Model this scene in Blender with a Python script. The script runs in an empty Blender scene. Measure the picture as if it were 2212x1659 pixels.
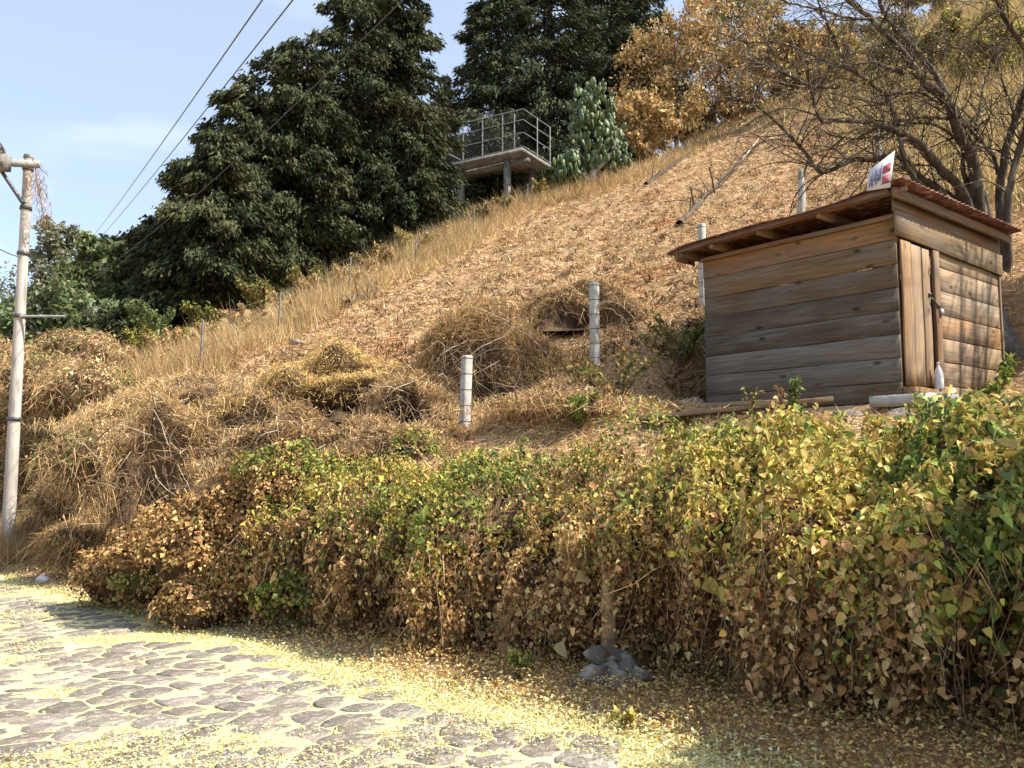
import bpy, math, random
import numpy as np

random.seed(7)
rng = np.random.default_rng(11)
R_ = math.radians
scene = bpy.context.scene
COL = scene.collection

# ------------------------------------------------------------------ camera, sky, sun, exposure
FOC = 830.0
PITCH = math.atan(76 / FOC)
EYE = np.array([0.0, 0.0, 1.6])
cam_d = bpy.data.cameras.new('camera')
cam_d.sensor_width = 36.0
cam_d.lens = FOC / 1024 * 36
cam_d.clip_end = 2000
cam = bpy.data.objects.new('camera', cam_d)
COL.objects.link(cam)
cam.location = EYE
cam.rotation_euler = (R_(90) + PITCH, 0, 0)
scene.camera = cam

SUN_AZ, SUN_EL = R_(-14), R_(49)          # azimuth from +X towards +Y
world = bpy.data.worlds.new('World')
scene.world = world
world.use_nodes = True
wn = world.node_tree
wn.nodes.clear()
wo = wn.nodes.new('ShaderNodeOutputWorld')
bg = wn.nodes.new('ShaderNodeBackground')
sky = wn.nodes.new('ShaderNodeTexSky')
sky.sky_type = 'NISHITA'
sky.sun_disc = False
sky.sun_elevation = SUN_EL
sky.sun_rotation = R_(90) - SUN_AZ
sky.altitude = 1500
sky.air_density = 1.0
sky.dust_density = 5.0
sky.ozone_density = 1.0
tc = wn.nodes.new('ShaderNodeTexCoord')
mp = wn.nodes.new('ShaderNodeMapping')
mp.inputs['Scale'].default_value = (2.2, 2.2, 7.0)
wn.links.new(tc.outputs['Generated'], mp.inputs['Vector'])
cn = wn.nodes.new('ShaderNodeTexNoise')
cn.inputs['Scale'].default_value = 1.6
cn.inputs['Detail'].default_value = 7
wn.links.new(mp.outputs['Vector'], cn.inputs['Vector'])
cr = wn.nodes.new('ShaderNodeValToRGB')
cr.color_ramp.elements[0].position = 0.56
cr.color_ramp.elements[1].position = 0.90
cr.color_ramp.elements[1].color = (0.22, 0.22, 0.22, 1)
wn.links.new(cn.outputs['Fac'], cr.inputs['Fac'])
cm = wn.nodes.new('ShaderNodeMixRGB')
cm.inputs['Color2'].default_value = (9.0, 9.4, 10.0, 1)
wn.links.new(cr.outputs['Color'], cm.inputs['Fac'])
veil = wn.nodes.new('ShaderNodeMixRGB')
veil.inputs['Fac'].default_value = 0.36
veil.inputs['Color2'].default_value = (4.6, 5.3, 6.2, 1)
wn.links.new(sky.outputs['Color'], veil.inputs['Color1'])
wn.links.new(veil.outputs['Color'], cm.inputs['Color1'])
wn.links.new(cm.outputs['Color'], bg.inputs['Color'])
bg.inputs['Strength'].default_value = 0.125
wn.links.new(bg.outputs['Background'], wo.inputs['Surface'])

sun_d = bpy.data.lights.new('sun', 'SUN')
sun_d.energy = 5.0
sun_d.angle = R_(0.53)
sun_d.color = (1.0, 0.93, 0.82)
sun = bpy.data.objects.new('sun', sun_d)
COL.objects.link(sun)
sd_ = np.array([math.cos(SUN_AZ) * math.cos(SUN_EL), math.sin(SUN_AZ) * math.cos(SUN_EL), math.sin(SUN_EL)])
from mathutils import Vector
sun.rotation_euler = Vector(sd_).to_track_quat('Z', 'Y').to_euler()
sun.location = (30, 5, 40)

vs = scene.view_settings
vs.view_transform = 'Standard'
vs.look = 'None'
vs.exposure = 0.98
vs.gamma = 1.0
vs.use_curve_mapping = False
scene.cycles.max_bounces = 6
scene.cycles.diffuse_bounces = 3
scene.cycles.transparent_max_bounces = 6


# ------------------------------------------------------------------ numeric helpers
def hash2(ix, iy, s):
    h = (ix.astype(np.int64) * 374761393 + iy.astype(np.int64) * 668265263 + s * 974634533) & 0x7fffffff
    h = ((h ^ (h >> 13)) * 1274126177) & 0x7fffffff
    return ((h ^ (h >> 16)) & 0xffff) / 65535.0


def vn2(x, y, s=0):
    x = np.asarray(x, float); y = np.asarray(y, float)
    ix = np.floor(x); iy = np.floor(y)
    fx = x - ix; fy = y - iy
    fx = fx * fx * (3 - 2 * fx); fy = fy * fy * (3 - 2 * fy)
    a = hash2(ix, iy, s); b = hash2(ix + 1, iy, s); c = hash2(ix, iy + 1, s); d = hash2(ix + 1, iy + 1, s)
    return a + (b - a) * fx + (c - a) * fy + (a - b - c + d) * fx * fy


def fbm(x, y, s=0, o=4):
    v = 0; a = 0.5; t = 0
    for k in range(o):
        v = v + a * vn2(x, y, s + k * 17); t += a
        x = x * 2.03 + 3.1; y = y * 2.03 + 1.7; a *= 0.5
    return v / t


def sstep(a, b, x):
    t = np.clip((x - a) / (b - a), 0, 1)
    return t * t * (3 - 2 * t)


def smax(a, b, k):
    h = np.clip(0.5 + 0.5 * (a - b) / k, 0, 1)
    return b + (a - b) * h + k * h * (1 - h)


def poly_sd(x, y, pts):
    """signed distance to a polyline, positive on the right-hand side of its direction"""
    x = np.asarray(x, float); y = np.asarray(y, float)
    best = np.full(x.shape, 1e18); sg = np.ones(x.shape)
    for (ax, ay), (bx, by) in zip(pts[:-1], pts[1:]):
        dx, dy = bx - ax, by - ay
        t = np.clip(((x - ax) * dx + (y - ay) * dy) / (dx * dx + dy * dy), 0, 1)
        px, py = ax + t * dx - x, ay + t * dy - y
        q = px * px + py * py
        side = (x - ax) * dy - (y - ay) * dx
        m = q < best
        best = np.where(m, q, best); sg = np.where(m, np.where(side >= 0, 1.0, -1.0), sg)
    return np.sqrt(best) * sg


def nrm(v):
    return v / np.maximum(np.linalg.norm(v, axis=-1, keepdims=True), 1e-9)


def U(a, b, n=None):
    return rng.uniform(a, b, n)


def rdir(n):
    return nrm(rng.normal(size=(n, 3)))


def at(px, py, Y):
    """point at forward distance Y seen at (px, py) of the photograph seen 2212 wide"""
    a = (px / 2.16 - 512) / FOC; b = (384 - py / 2.16) / FOC
    d = np.array([a, math.cos(PITCH) - b * math.sin(PITCH), math.sin(PITCH) + b * math.cos(PITCH)])
    return EYE + d * (Y / d[1])


# ------------------------------------------------------------------ terrain
HEDGE = [(30, -20), (12, -4.2), (7, 0.5), (4.2, 3.2), (2.76, 4.75), (1.82, 5.72), (0.72, 6.75), (-0.85, 7.75), (-2.5, 9.1),
         (-4.9, 11.3), (-7.5, 14.5), (-10.0, 18.6), (-16, 28), (-30, 50), (-70, 100), (-200, 250)]
EDGE = [(30, -24), (12, -6.8), (3, 2.5), (0.92, 4.36), (-0.66, 5.9), (-2.77, 8.11), (-5.33, 10.77), (-8.65, 14.27), (-14, 22),
        (-29, 46), (-70, 98), (-200, 248)]
FENCE = [(-12, 14.5), (-10.2, 18.4), (-8.9, 21.3), (-7.4, 24.8), (-4.2, 33.5), (-2.0, 39.6), (0.9, 47.7), (8.5, 50.8), (22.7, 72), (60, 120)]
SHED_C = np.array([4.72, 10.0]); SU = np.array([-0.632, 0.775]); SV = np.array([0.775, 0.632])
PAD_Z = 2.40


def road_z(x, y):
    u = np.clip(-0.64 * x + 0.77 * (y - 6), -20, 80)
    return -0.036 * u


def slope_z(x, y):
    xe = np.where(x > 40, 40 + 20 * (1 - np.exp(-(np.maximum(x, 40) - 40) / 20)), x)
    xe = np.where(xe < -25, -25 - 15 * (1 - np.exp((np.minimum(xe, -25) + 25) / 15)), xe)
    ye = np.where(y > 62, 62 + 14 * (1 - np.exp(-(np.maximum(y, 62) - 62) / 14)), y)
    return 0.24 * np.maximum(xe - 14, 0) * sstep(22, 48, ye) - 2.0 + 0.253 * xe + 0.355 * ye + 0.0009 * np.maximum(ye - 13.5, 0) ** 2


def T(x, y):
    x = np.asarray(x, float); y = np.asarray(y, float)
    rz = road_z(x, y)
    d = poly_sd(x, y, HEDGE)
    e = poly_sd(x, y, EDGE)
    low = rz + 0.07 * sstep(0.0, 0.7, e) * (0.5 + fbm(x * 1.7, y * 1.7, 5)) + 0.06 * sstep(-2.5, -3.4, e) * (0.6 + fbm(x * 2, y * 2, 9)) - 0.02
    shelf = rz + 1.25 + 0.11 * np.clip(d, 0, 7)
    hill = smax(slope_z(x, y), shelf, 0.5)
    rough = sstep(0.8, 2.5, d)
    far = sstep(8, 16, y)
    hill = hill + rough * ((fbm(x * 0.35, y * 0.35, 3) - 0.5) * 0.5 + (fbm(x * 1.6, y * 1.6, 8) - 0.5) * 0.22
                           + far * (fbm(x * 2.6, y * 1.3, 21, 3) - 0.5) * 0.20)
    fl = poly_sd(x, y, FENCE)
    hill = hill - 1.9 * sstep(-2.5, -6.5, fl) * sstep(34, 44, y)
    # level pad cut for the shed
    a = (x - SHED_C[0]) * SU[0] + (y - SHED_C[1]) * SU[1]
    b = (x - SHED_C[0]) * SV[0] + (y - SHED_C[1]) * SV[1]
    da = np.maximum(np.maximum(-0.8 - a, a - 3.3), 0); db = np.maximum(np.maximum(-0.95 - b, b - 3.2), 0)
    w = 1 - sstep(0.0, 0.75, np.hypot(da, db))
    hill = hill * (1 - w) + (PAD_Z - 0.12 - 0.26 * sstep(-0.2, -0.8, b) - 0.26 * sstep(-0.35, -0.75, a)) * w
    width = 0.75 + 0.9 * sstep(-3, -7, x)
    k = sstep(0.0, 1.0, d / width)
    return low + (hill - low) * k


def on_ground(px, py, y0=4.0, y1=110.0):
    a = (px / 2.16 - 512) / FOC; b = (384 - py / 2.16) / FOC
    dv = np.array([a, math.cos(PITCH) - b * math.sin(PITCH), math.sin(PITCH) + b * math.cos(PITCH)])
    Y = np.linspace(y0, y1, 4000)
    P = EYE + dv * (Y / dv[1])[:, None]
    h = T(P[:, 0], P[:, 1])
    below = P[:, 2] < h
    i = np.argmax(below) if below.any() else np.argmin((P[:, 2] - h) / Y)
    return np.array([P[i, 0], P[i, 1], h[i]])


def tnormal(x, y, e=0.15):
    gx = (T(x + e, y) - T(x - e, y)) / (2 * e); gy = (T(x, y + e) - T(x, y - e)) / (2 * e)
    return nrm(np.stack([-gx, -gy, np.ones_like(gx)], -1))


# ------------------------------------------------------------------ object helpers
def mesh_data(name, V, F, mat=None, col=None, smooth=False):
    V = np.asarray(V, np.float32); F = np.asarray(F, np.int32)
    me = bpy.data.meshes.new(name)
    k = F.shape[1]
    me.vertices.add(len(V)); me.vertices.foreach_set('co', V.ravel())
    me.loops.add(F.size); me.loops.foreach_set('vertex_index', F.ravel())
    me.polygons.add(len(F))
    me.polygons.foreach_set('loop_start', np.arange(0, F.size, k, dtype=np.int32))
    me.polygons.foreach_set('loop_total', np.full(len(F), k, np.int32))
    if smooth:
        me.polygons.foreach_set('use_smooth', np.ones(len(F), bool))
    if col is not None:
        at_ = me.attributes.new('tint', 'FLOAT_COLOR', 'FACE')
        c = np.ones((len(F), 4), np.float32); c[:, :3] = col
        at_.data.foreach_set('color', c.ravel())
    if mat: me.materials.append(mat)
    me.update(calc_edges=True)
    return me


def link(name, me, parent=None, loc=None):
    o = bpy.data.objects.new(name, me)
    COL.objects.link(o)
    if parent is not None: o.parent = parent
    if loc is not None: o.location = loc
    return o


def off(parent):
    return np.array(parent.location) if parent is not None else np.zeros(3)


def build(name, V, F, mat, parent=None, col=None, smooth=False, kind=None):
    o = link(name, mesh_data(name, np.asarray(V) - off(parent), F, mat, col, smooth), parent)
    if kind: o['kind'] = kind
    return o


def tag(o, label, cat, group=None):
    o['label'] = label; o['category'] = cat
    if group: o['group'] = group
    return o


def thing(name, label, cat, loc, group=None):
    o = bpy.data.objects.new(name, None)
    o.empty_display_size = 0.2
    COL.objects.link(o)
    o.location = [float(v) for v in loc]
    return tag(o, label, cat, group)


class Geo:
    """collects polygons of one vertex count"""
    def __init__(s): s.V = []; s.F = []; s.C = []; s.n = 0
    def add(s, V, F, col=None):
        V = np.asarray(V, float); F = np.asarray(F, int)
        s.V.append(V); s.F.append(F + s.n); s.n += len(V)
        if col is not None: s.C.append(np.broadcast_to(col, (len(F), 3)))
    def done(s, name, mat, parent=None, smooth=False, kind=None):
        return build(name, np.concatenate(s.V), np.concatenate(s.F), mat, parent,
                     np.concatenate(s.C) if s.C else None, smooth, kind)


def leaves(P, A, N, L, W, fold=0.25):
    """folded leaf quads: P base, A axis, N normal"""
    n = len(P)
    A = nrm(A); B = nrm(np.cross(N, A)); N = np.cross(A, B)
    L = np.broadcast_to(L, n)[:, None]; W = np.broadcast_to(W, n)[:, None]
    V = np.empty((n, 4, 3))
    V[:, 0] = P
    V[:, 1] = P + A * L * 0.45 + B * W * 0.5 + N * W * fold
    V[:, 2] = P + A * L - N * L * 0.12
    V[:, 3] = P + A * L * 0.45 - B * W * 0.5 + N * W * fold
    F = np.arange(n * 4).reshape(n, 4)
    return V.reshape(-1, 3), F


def ovate(P, A, N, L, W, fold=0.3, curl=0.25):
    """pointed oval leaves: two quads folded along the midrib and curled towards the tip"""
    n = len(P)
    A = nrm(A); B = nrm(np.cross(N, A)); N = np.cross(A, B)
    L = np.broadcast_to(L, n)[:, None]; W = np.broadcast_to(W, n)[:, None]
    fo = W * fold * U(0.2, 1.5, n)[:, None]; cu = L * curl * U(-0.3, 1.5, n)[:, None]
    V = np.empty((n, 6, 3))
    V[:, 0] = P
    V[:, 1] = P + A * L * 0.12 + B * W * 0.44 + N * fo * 0.8
    V[:, 2] = P + A * L * 0.58 + B * W * 0.36 + N * (fo - cu * 0.4)
    V[:, 3] = P + A * L - N * cu
    V[:, 4] = P + A * L * 0.58 - B * W * 0.36 + N * (fo - cu * 0.4)
    V[:, 5] = P + A * L * 0.12 - B * W * 0.44 + N * fo * 0.8
    b = np.arange(n)[:, None] * 6
    F = np.concatenate([b + np.array([0, 1, 2, 3]), b + np.array([0, 3, 4, 5])])
    return V.reshape(-1, 3), F


def blades(P, A, L, W, droop=0.3):
    """thin pointed blades, one triangle each"""
    n = len(P)
    A = nrm(A)
    B = nrm(np.cross(A, rdir(n)))
    L = np.broadcast_to(L, n)[:, None]; W = np.broadcast_to(W, n)[:, None]
    V = np.empty((n, 3, 3))
    V[:, 0] = P - B * W * 0.6; V[:, 1] = P + B * W * 0.6
    V[:, 2] = P + A * L - np.array([0, 0, 1.0]) * L * droop
    return V.reshape(-1, 3), np.arange(n * 3).reshape(n, 3)


def tubes(paths, radii, sides=5, cap=True):
    """paths (n,k,3), radii (n,k) -> quads"""
    paths = np.asarray(paths, float); radii = np.asarray(radii, float)
    n, k, _ = paths.shape
    tang = np.empty_like(paths)
    tang[:, 1:-1] = paths[:, 2:] - paths[:, :-2]; tang[:, 0] = paths[:, 1] - paths[:, 0]; tang[:, -1] = paths[:, -1] - paths[:, -2]
    tang = nrm(tang)
    ref = np.where(np.abs(tang[..., 2:3]) > 0.9, np.array([1.0, 0, 0]), np.array([0, 0, 1.0]))
    a = nrm(np.cross(tang, ref)); b = np.cross(tang, a)
    ang = np.arange(sides) * 2 * math.pi / sides
    V = paths[:, :, None] + radii[:, :, None, None] * (a[:, :, None] * np.cos(ang)[None, None, :, None] + b[:, :, None] * np.sin(ang)[None, None, :, None])
    idx = np.arange(n * k * sides).reshape(n, k, sides)
    nx = np.roll(idx, -1, axis=2)
    F = np.stack([idx[:, :-1], nx[:, :-1], nx[:, 1:], idx[:, 1:]], -1).reshape(-1, 4)
    if cap and sides == 4:
        F = np.concatenate([F, idx[:, -1], idx[:, 0, ::-1]])
    return V.reshape(-1, 3), F


def smooth_path(pts, k):
    pts = np.asarray(pts, float)
    d = np.r_[0, np.cumsum(np.linalg.norm(np.diff(pts, axis=0), axis=1))]
    n = len(pts)
    # Catmull-Rom on uniform parameter
    out = []
    for u in np.linspace(0, n - 1, k):
        i = min(int(u), n - 2); t = u - i
        p0 = pts[max(i - 1, 0)]; p1 = pts[i]; p2 = pts[i + 1]; p3 = pts[min(i + 2, n - 1)]
        out.append(0.5 * ((2 * p1) + (-p0 + p2) * t + (2 * p0 - 5 * p1 + 4 * p2 - p3) * t * t + (-p0 + 3 * p1 - 3 * p2 + p3) * t ** 3))
    return np.array(out)


def tube(pts, r0, r1, sides=8, k=None, wob=0.0):
    k = k or len(pts)
    p = smooth_path(pts, k) if k != len(pts) else np.asarray(pts, float)
    r = np.linspace(r0, r1, k)
    if wob: r = r * (1 + wob * rng.normal(size=k))
    return tubes(p[None], r[None], sides)


def box(c, sx, sy, sz, ax=None, ay=None, az=None):
    """box centred at c with half axes"""
    ax = np.array([1, 0, 0]) if ax is None else np.asarray(ax); ay = np.array([0, 1, 0]) if ay is None else np.asarray(ay)
    az = np.array([0, 0, 1]) if az is None else np.asarray(az)
    V = [np.asarray(c) + ax * sx * i / 2 + ay * sy * j / 2 + az * sz * k / 2 for i in (-1, 1) for j in (-1, 1) for k in (-1, 1)]
    F = [[0, 1, 3, 2], [4, 6, 7, 5], [0, 4, 5, 1], [2, 3, 7, 6], [0, 2, 6, 4], [1, 5, 7, 3]]
    return np.array(V), np.array(F)


def pick(pal, n, jit=0.22, idx=None):
    pal = np.asarray(pal, float)
    i = rng.integers(0, len(pal), n) if idx is None else idx
    c = pal[i] * np.exp(rng.normal(0, jit, n))[:, None]
    return np.clip(c * (1 + rng.normal(0, 0.06, (n, 3))), 0.005, 0.9)


# ------------------------------------------------------------------ materials
def new_mat(name):
    m = bpy.data.materials.new(name); m.use_nodes = True
    nt = m.node_tree
    for n in list(nt.nodes): nt.nodes.remove(n)
    out = nt.nodes.new('ShaderNodeOutputMaterial')
    return m, nt, out


def leaf_mat(name, trans=0.3, rough=0.6, spec=0.25):
    m, nt, out = new_mat(name)
    a = nt.nodes.new('ShaderNodeAttribute'); a.attribute_name = 'tint'
    p = nt.nodes.new('ShaderNodeBsdfPrincipled')
    p.inputs['Roughness'].default_value = rough
    p.inputs['Specular IOR Level'].default_value = spec
    t = nt.nodes.new('ShaderNodeBsdfTranslucent')
    mx = nt.nodes.new('ShaderNodeMixShader'); mx.inputs[0].default_value = trans
    nt.links.new(a.outputs['Color'], p.inputs['Base Color']); nt.links.new(a.outputs['Color'], t.inputs['Color'])
    nt.links.new(p.outputs[0], mx.inputs[1]); nt.links.new(t.outputs[0], mx.inputs[2])
    nt.links.new(mx.outputs[0], out.inputs['Surface'])
    return m


def obj_leaf_mat(name):
    m, nt, out = new_mat(name)
    a = nt.nodes.new('ShaderNodeObjectInfo')
    n = nt.nodes.new('ShaderNodeTexNoise'); n.inputs['Scale'].default_value = 30
    tcn = nt.nodes.new('ShaderNodeTexCoord'); nt.links.new(tcn.outputs['Object'], n.inputs['Vector'])
    r = nt.nodes.new('ShaderNodeMapRange'); r.inputs['From Min'].default_value = 0.35; r.inputs['From Max'].default_value = 0.7
    r.inputs['To Min'].default_value = 0.75; r.inputs['To Max'].default_value = 1.25
    nt.links.new(n.outputs['Fac'], r.inputs['Value'])
    mu = nt.nodes.new('ShaderNodeVectorMath'); mu.operation = 'SCALE'
    nt.links.new(a.outputs['Color'], mu.inputs[0]); nt.links.new(r.outputs[0], mu.inputs['Scale'])
    p = nt.nodes.new('ShaderNodeBsdfPrincipled'); p.inputs['Roughness'].default_value = 0.5
    t = nt.nodes.new('ShaderNodeBsdfTranslucent')
    mx = nt.nodes.new('ShaderNodeMixShader'); mx.inputs[0].default_value = 0.3
    nt.links.new(mu.outputs[0], p.inputs['Base Color']); nt.links.new(mu.outputs[0], t.inputs['Color'])
    nt.links.new(p.outputs[0], mx.inputs[1]); nt.links.new(t.outputs[0], mx.inputs[2])
    nt.links.new(mx.outputs[0], out.inputs['Surface'])
    return m


def noise_mat(name, c1, c2, scale=4, detail=8, rough=0.9, bump=0.3, bscale=None, c3=None, s3=30, spec=0.2, stretch=(1, 1, 1), metal=0.0, tint=False):
    """two colours mixed by noise, an optional third in flecks, and bump"""
    m, nt, out = new_mat(name)
    tcn = nt.nodes.new('ShaderNodeTexCoord')
    mpn = nt.nodes.new('ShaderNodeMapping'); mpn.inputs['Scale'].default_value = stretch
    nt.links.new(tcn.outputs['Object'], mpn.inputs['Vector'])
    n = nt.nodes.new('ShaderNodeTexNoise'); n.inputs['Scale'].default_value = scale; n.inputs['Detail'].default_value = detail
    n.inputs['Roughness'].default_value = 0.65
    nt.links.new(mpn.outputs[0], n.inputs['Vector'])
    r = nt.nodes.new('ShaderNodeValToRGB')
    r.color_ramp.elements[0].position = 0.35; r.color_ramp.elements[1].position = 0.65
    r.color_ramp.elements[0].color = (*c1, 1); r.color_ramp.elements[1].color = (*c2, 1)
    nt.links.new(n.outputs['Fac'], r.inputs['Fac'])
    cout = r.outputs['Color']
    if c3 is not None:
        n3 = nt.nodes.new('ShaderNodeTexNoise'); n3.inputs['Scale'].default_value = s3; n3.inputs['Detail'].default_value = 5
        nt.links.new(mpn.outputs[0], n3.inputs['Vector'])
        r3 = nt.nodes.new('ShaderNodeValToRGB'); r3.color_ramp.elements[0].position = 0.52; r3.color_ramp.elements[1].position = 0.66
        nt.links.new(n3.outputs['Fac'], r3.inputs['Fac'])
        m3 = nt.nodes.new('ShaderNodeMixRGB'); m3.inputs['Color2'].default_value = (*c3, 1)
        nt.links.new(r3.outputs['Color'], m3.inputs['Fac']); nt.links.new(cout, m3.inputs['Color1'])
        cout = m3.outputs['Color']
    if tint:
        oi = nt.nodes.new('ShaderNodeObjectInfo')
        mu = nt.nodes.new('ShaderNodeMixRGB'); mu.blend_type = 'MULTIPLY'; mu.inputs['Fac'].default_value = 1
        nt.links.new(cout, mu.inputs['Color1']); nt.links.new(oi.outputs['Color'], mu.inputs['Color2'])
        cout = mu.outputs['Color']
    p = nt.nodes.new('ShaderNodeBsdfPrincipled')
    p.inputs['Roughness'].default_value = rough; p.inputs['Specular IOR Level'].default_value = spec; p.inputs['Metallic'].default_value = metal
    nt.links.new(cout, p.inputs['Base Color'])
    nb = nt.nodes.new('ShaderNodeTexNoise'); nb.inputs['Scale'].default_value = bscale or scale * 4; nb.inputs['Detail'].default_value = 8
    nt.links.new(mpn.outputs[0], nb.inputs['Vector'])
    bu = nt.nodes.new('ShaderNodeBump'); bu.inputs['Strength'].default_value = bump; bu.inputs['Distance'].default_value = 0.03
    nt.links.new(nb.outputs['Fac'], bu.inputs['Height']); nt.links.new(bu.outputs[0], p.inputs['Normal'])
    nt.links.new(p.outputs[0], out.inputs['Surface'])
    return m


def wood_mat(name):
    """planks: grain along local X, weathered to grey in patches, knots; obj.color is the board's own tone"""
    m, nt, out = new_mat(name)
    tcn = nt.nodes.new('ShaderNodeTexCoord'); oi = nt.nodes.new('ShaderNodeObjectInfo')
    addv = nt.nodes.new('ShaderNodeVectorMath'); addv.operation = 'ADD'
    sc = nt.nodes.new('ShaderNodeMath'); sc.operation = 'MULTIPLY'; sc.inputs[1].default_value = 37.0
    nt.links.new(oi.outputs['Random'], sc.inputs[0])
    nt.links.new(tcn.outputs['Object'], addv.inputs[0]); nt.links.new(sc.outputs[0], addv.inputs[1])
    mg = nt.nodes.new('ShaderNodeMapping'); mg.inputs['Scale'].default_value = (0.5, 8, 8)
    nt.links.new(addv.outputs[0], mg.inputs['Vector'])
    g = nt.nodes.new('ShaderNodeTexNoise'); g.inputs['Scale'].default_value = 2.2; g.inputs['Detail'].default_value = 9; g.inputs['Distortion'].default_value = 0.9
    nt.links.new(mg.outputs[0], g.inputs['Vector'])
    gr = nt.nodes.new('ShaderNodeMapRange'); gr.inputs['From Min'].default_value = 0.3; gr.inputs['From Max'].default_value = 0.7
    gr.inputs['To Min'].default_value = 0.74; gr.inputs['To Max'].default_value = 1.22
    nt.links.new(g.outputs['Fac'], gr.inputs['Value'])
    # weather patches
    mw = nt.nodes.new('ShaderNodeMapping'); mw.inputs['Scale'].default_value = (0.8, 2.6, 2.6)
    nt.links.new(addv.outputs[0], mw.inputs['Vector'])
    w = nt.nodes.new('ShaderNodeTexNoise'); w.inputs['Scale'].default_value = 1.5; w.inputs['Detail'].default_value = 7
    nt.links.new(mw.outputs[0], w.inputs['Vector'])
    wr = nt.nodes.new('ShaderNodeValToRGB'); wr.color_ramp.elements[0].position = 0.4; wr.color_ramp.elements[1].position = 0.68
    nt.links.new(w.outputs['Fac'], wr.inputs['Fac'])
    mixw = nt.nodes.new('ShaderNodeMixRGB'); mixw.inputs['Color2'].default_value = (0.175, 0.15, 0.12, 1)
    fm = nt.nodes.new('ShaderNodeMath'); fm.operation = 'MULTIPLY'; fm.inputs[1].default_value = 0.75
    nt.links.new(wr.outputs['Color'], fm.inputs[0]); nt.links.new(fm.outputs[0], mixw.inputs['Fac'])
    nt.links.new(oi.outputs['Color'], mixw.inputs['Color1'])
    mul = nt.nodes.new('ShaderNodeVectorMath'); mul.operation = 'SCALE'
    mg2 = nt.nodes.new('ShaderNodeMapping'); mg2.inputs['Scale'].default_value = (1.6, 60, 60)
    nt.links.new(addv.outputs[0], mg2.inputs['Vector'])
    g2 = nt.nodes.new('ShaderNodeTexNoise'); g2.inputs['Scale'].default_value = 1.5; g2.inputs['Detail'].default_value = 6
    nt.links.new(mg2.outputs[0], g2.inputs['Vector'])
    gr2 = nt.nodes.new('ShaderNodeMapRange'); gr2.inputs['From Min'].default_value = 0.3; gr2.inputs['From Max'].default_value = 0.7
    gr2.inputs['To Min'].default_value = 0.68; gr2.inputs['To Max'].default_value = 1.25
    nt.links.new(g2.outputs['Fac'], gr2.inputs['Value'])
    gm_ = nt.nodes.new('ShaderNodeMath'); gm_.operation = 'MULTIPLY'
    nt.links.new(gr.outputs[0], gm_.inputs[0]); nt.links.new(gr2.outputs[0], gm_.inputs[1])
    nt.links.new(mixw.outputs['Color'], mul.inputs[0]); nt.links.new(gm_.outputs[0], mul.inputs['Scale'])
    # knots
    mk = nt.nodes.new('ShaderNodeMapping'); mk.inputs['Scale'].default_value = (2.0, 4.2, 4.2)
    nt.links.new(addv.outputs[0], mk.inputs['Vector'])
    v = nt.nodes.new('ShaderNodeTexVoronoi'); v.inputs['Scale'].default_value = 1.0
    nt.links.new(mk.outputs[0], v.inputs['Vector'])
    kr = nt.nodes.new('ShaderNodeMapRange'); kr.inputs['From Min'].default_value = 0.06; kr.inputs['From Max'].default_value = 0.15
    kr.inputs['To Min'].default_value = 0.3; kr.inputs['To Max'].default_value = 1.0
    nt.links.new(v.outputs['Distance'], kr.inputs['Value'])
    mul2 = nt.nodes.new('ShaderNodeVectorMath'); mul2.operation = 'SCALE'
    nt.links.new(mul.outputs[0], mul2.inputs[0]); nt.links.new(kr.outputs[0], mul2.inputs['Scale'])
    p = nt.nodes.new('ShaderNodeBsdfPrincipled'); p.inputs['Roughness'].default_value = 0.8; p.inputs['Specular IOR Level'].default_value = 0.2
    nt.links.new(mul2.outputs[0], p.inputs['Base Color'])
    bu = nt.nodes.new('ShaderNodeBump'); bu.inputs['Strength'].default_value = 0.35; bu.inputs['Distance'].default_value = 0.006
    nt.links.new(g.outputs['Fac'], bu.inputs['Height']); nt.links.new(bu.outputs[0], p.inputs['Normal'])
    nt.links.new(p.outputs[0], out.inputs['Surface'])
    return m


def flat_mat(name, c, rough=0.6, metal=0.0, spec=0.3):
    return noise_mat(name, tuple(v * 0.85 for v in c), tuple(min(1, v * 1.1) for v in c), scale=9, rough=rough, bump=0.08, metal=metal, spec=spec)


M_soil = noise_mat('dry_soil', (0.23, 0.145, 0.078), (0.40, 0.265, 0.15), scale=1.3, bump=0.7, bscale=9, c3=(0.47, 0.31, 0.14), s3=14)
M_bed = noise_mat('road_bed', (0.54, 0.47, 0.22), (0.70, 0.63, 0.33), scale=3, bump=0.5, bscale=60, c3=(0.46, 0.38, 0.25), s3=9)
M_stone = noise_mat('cobble', (0.155, 0.135, 0.115), (0.24, 0.21, 0.178), scale=7, bump=0.7, bscale=45, c3=(0.34, 0.30, 0.255), s3=22, tint=True)
M_leaf = leaf_mat('leaf', trans=0.28)
M_dry = leaf_mat('dry_leaf', trans=0.22, rough=0.8, spec=0.1)
M_straw = leaf_mat('straw', trans=0.15, rough=0.7, spec=0.2)
M_needle = leaf_mat('needles', trans=0.12, rough=0.7, spec=0.15)
M_bigleaf = obj_leaf_mat('big_leaf')
M_bark = noise_mat('bark', (0.035, 0.026, 0.018), (0.10, 0.078, 0.055), scale=12, bump=0.6, stretch=(1, 1, 0.3), c3=(0.20, 0.18, 0.145), s3=8)
M_darkbark = noise_mat('dark_bark', (0.04, 0.03, 0.02), (0.10, 0.075, 0.055), scale=10, bump=0.6, stretch=(1, 1, 0.3))
M_palebark = noise_mat('pale_bark', (0.28, 0.26, 0.22), (0.5, 0.48, 0.43), scale=6, bump=0.4, stretch=(1, 1, 0.4), c3=(0.16, 0.14, 0.11), s3=9)
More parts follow.
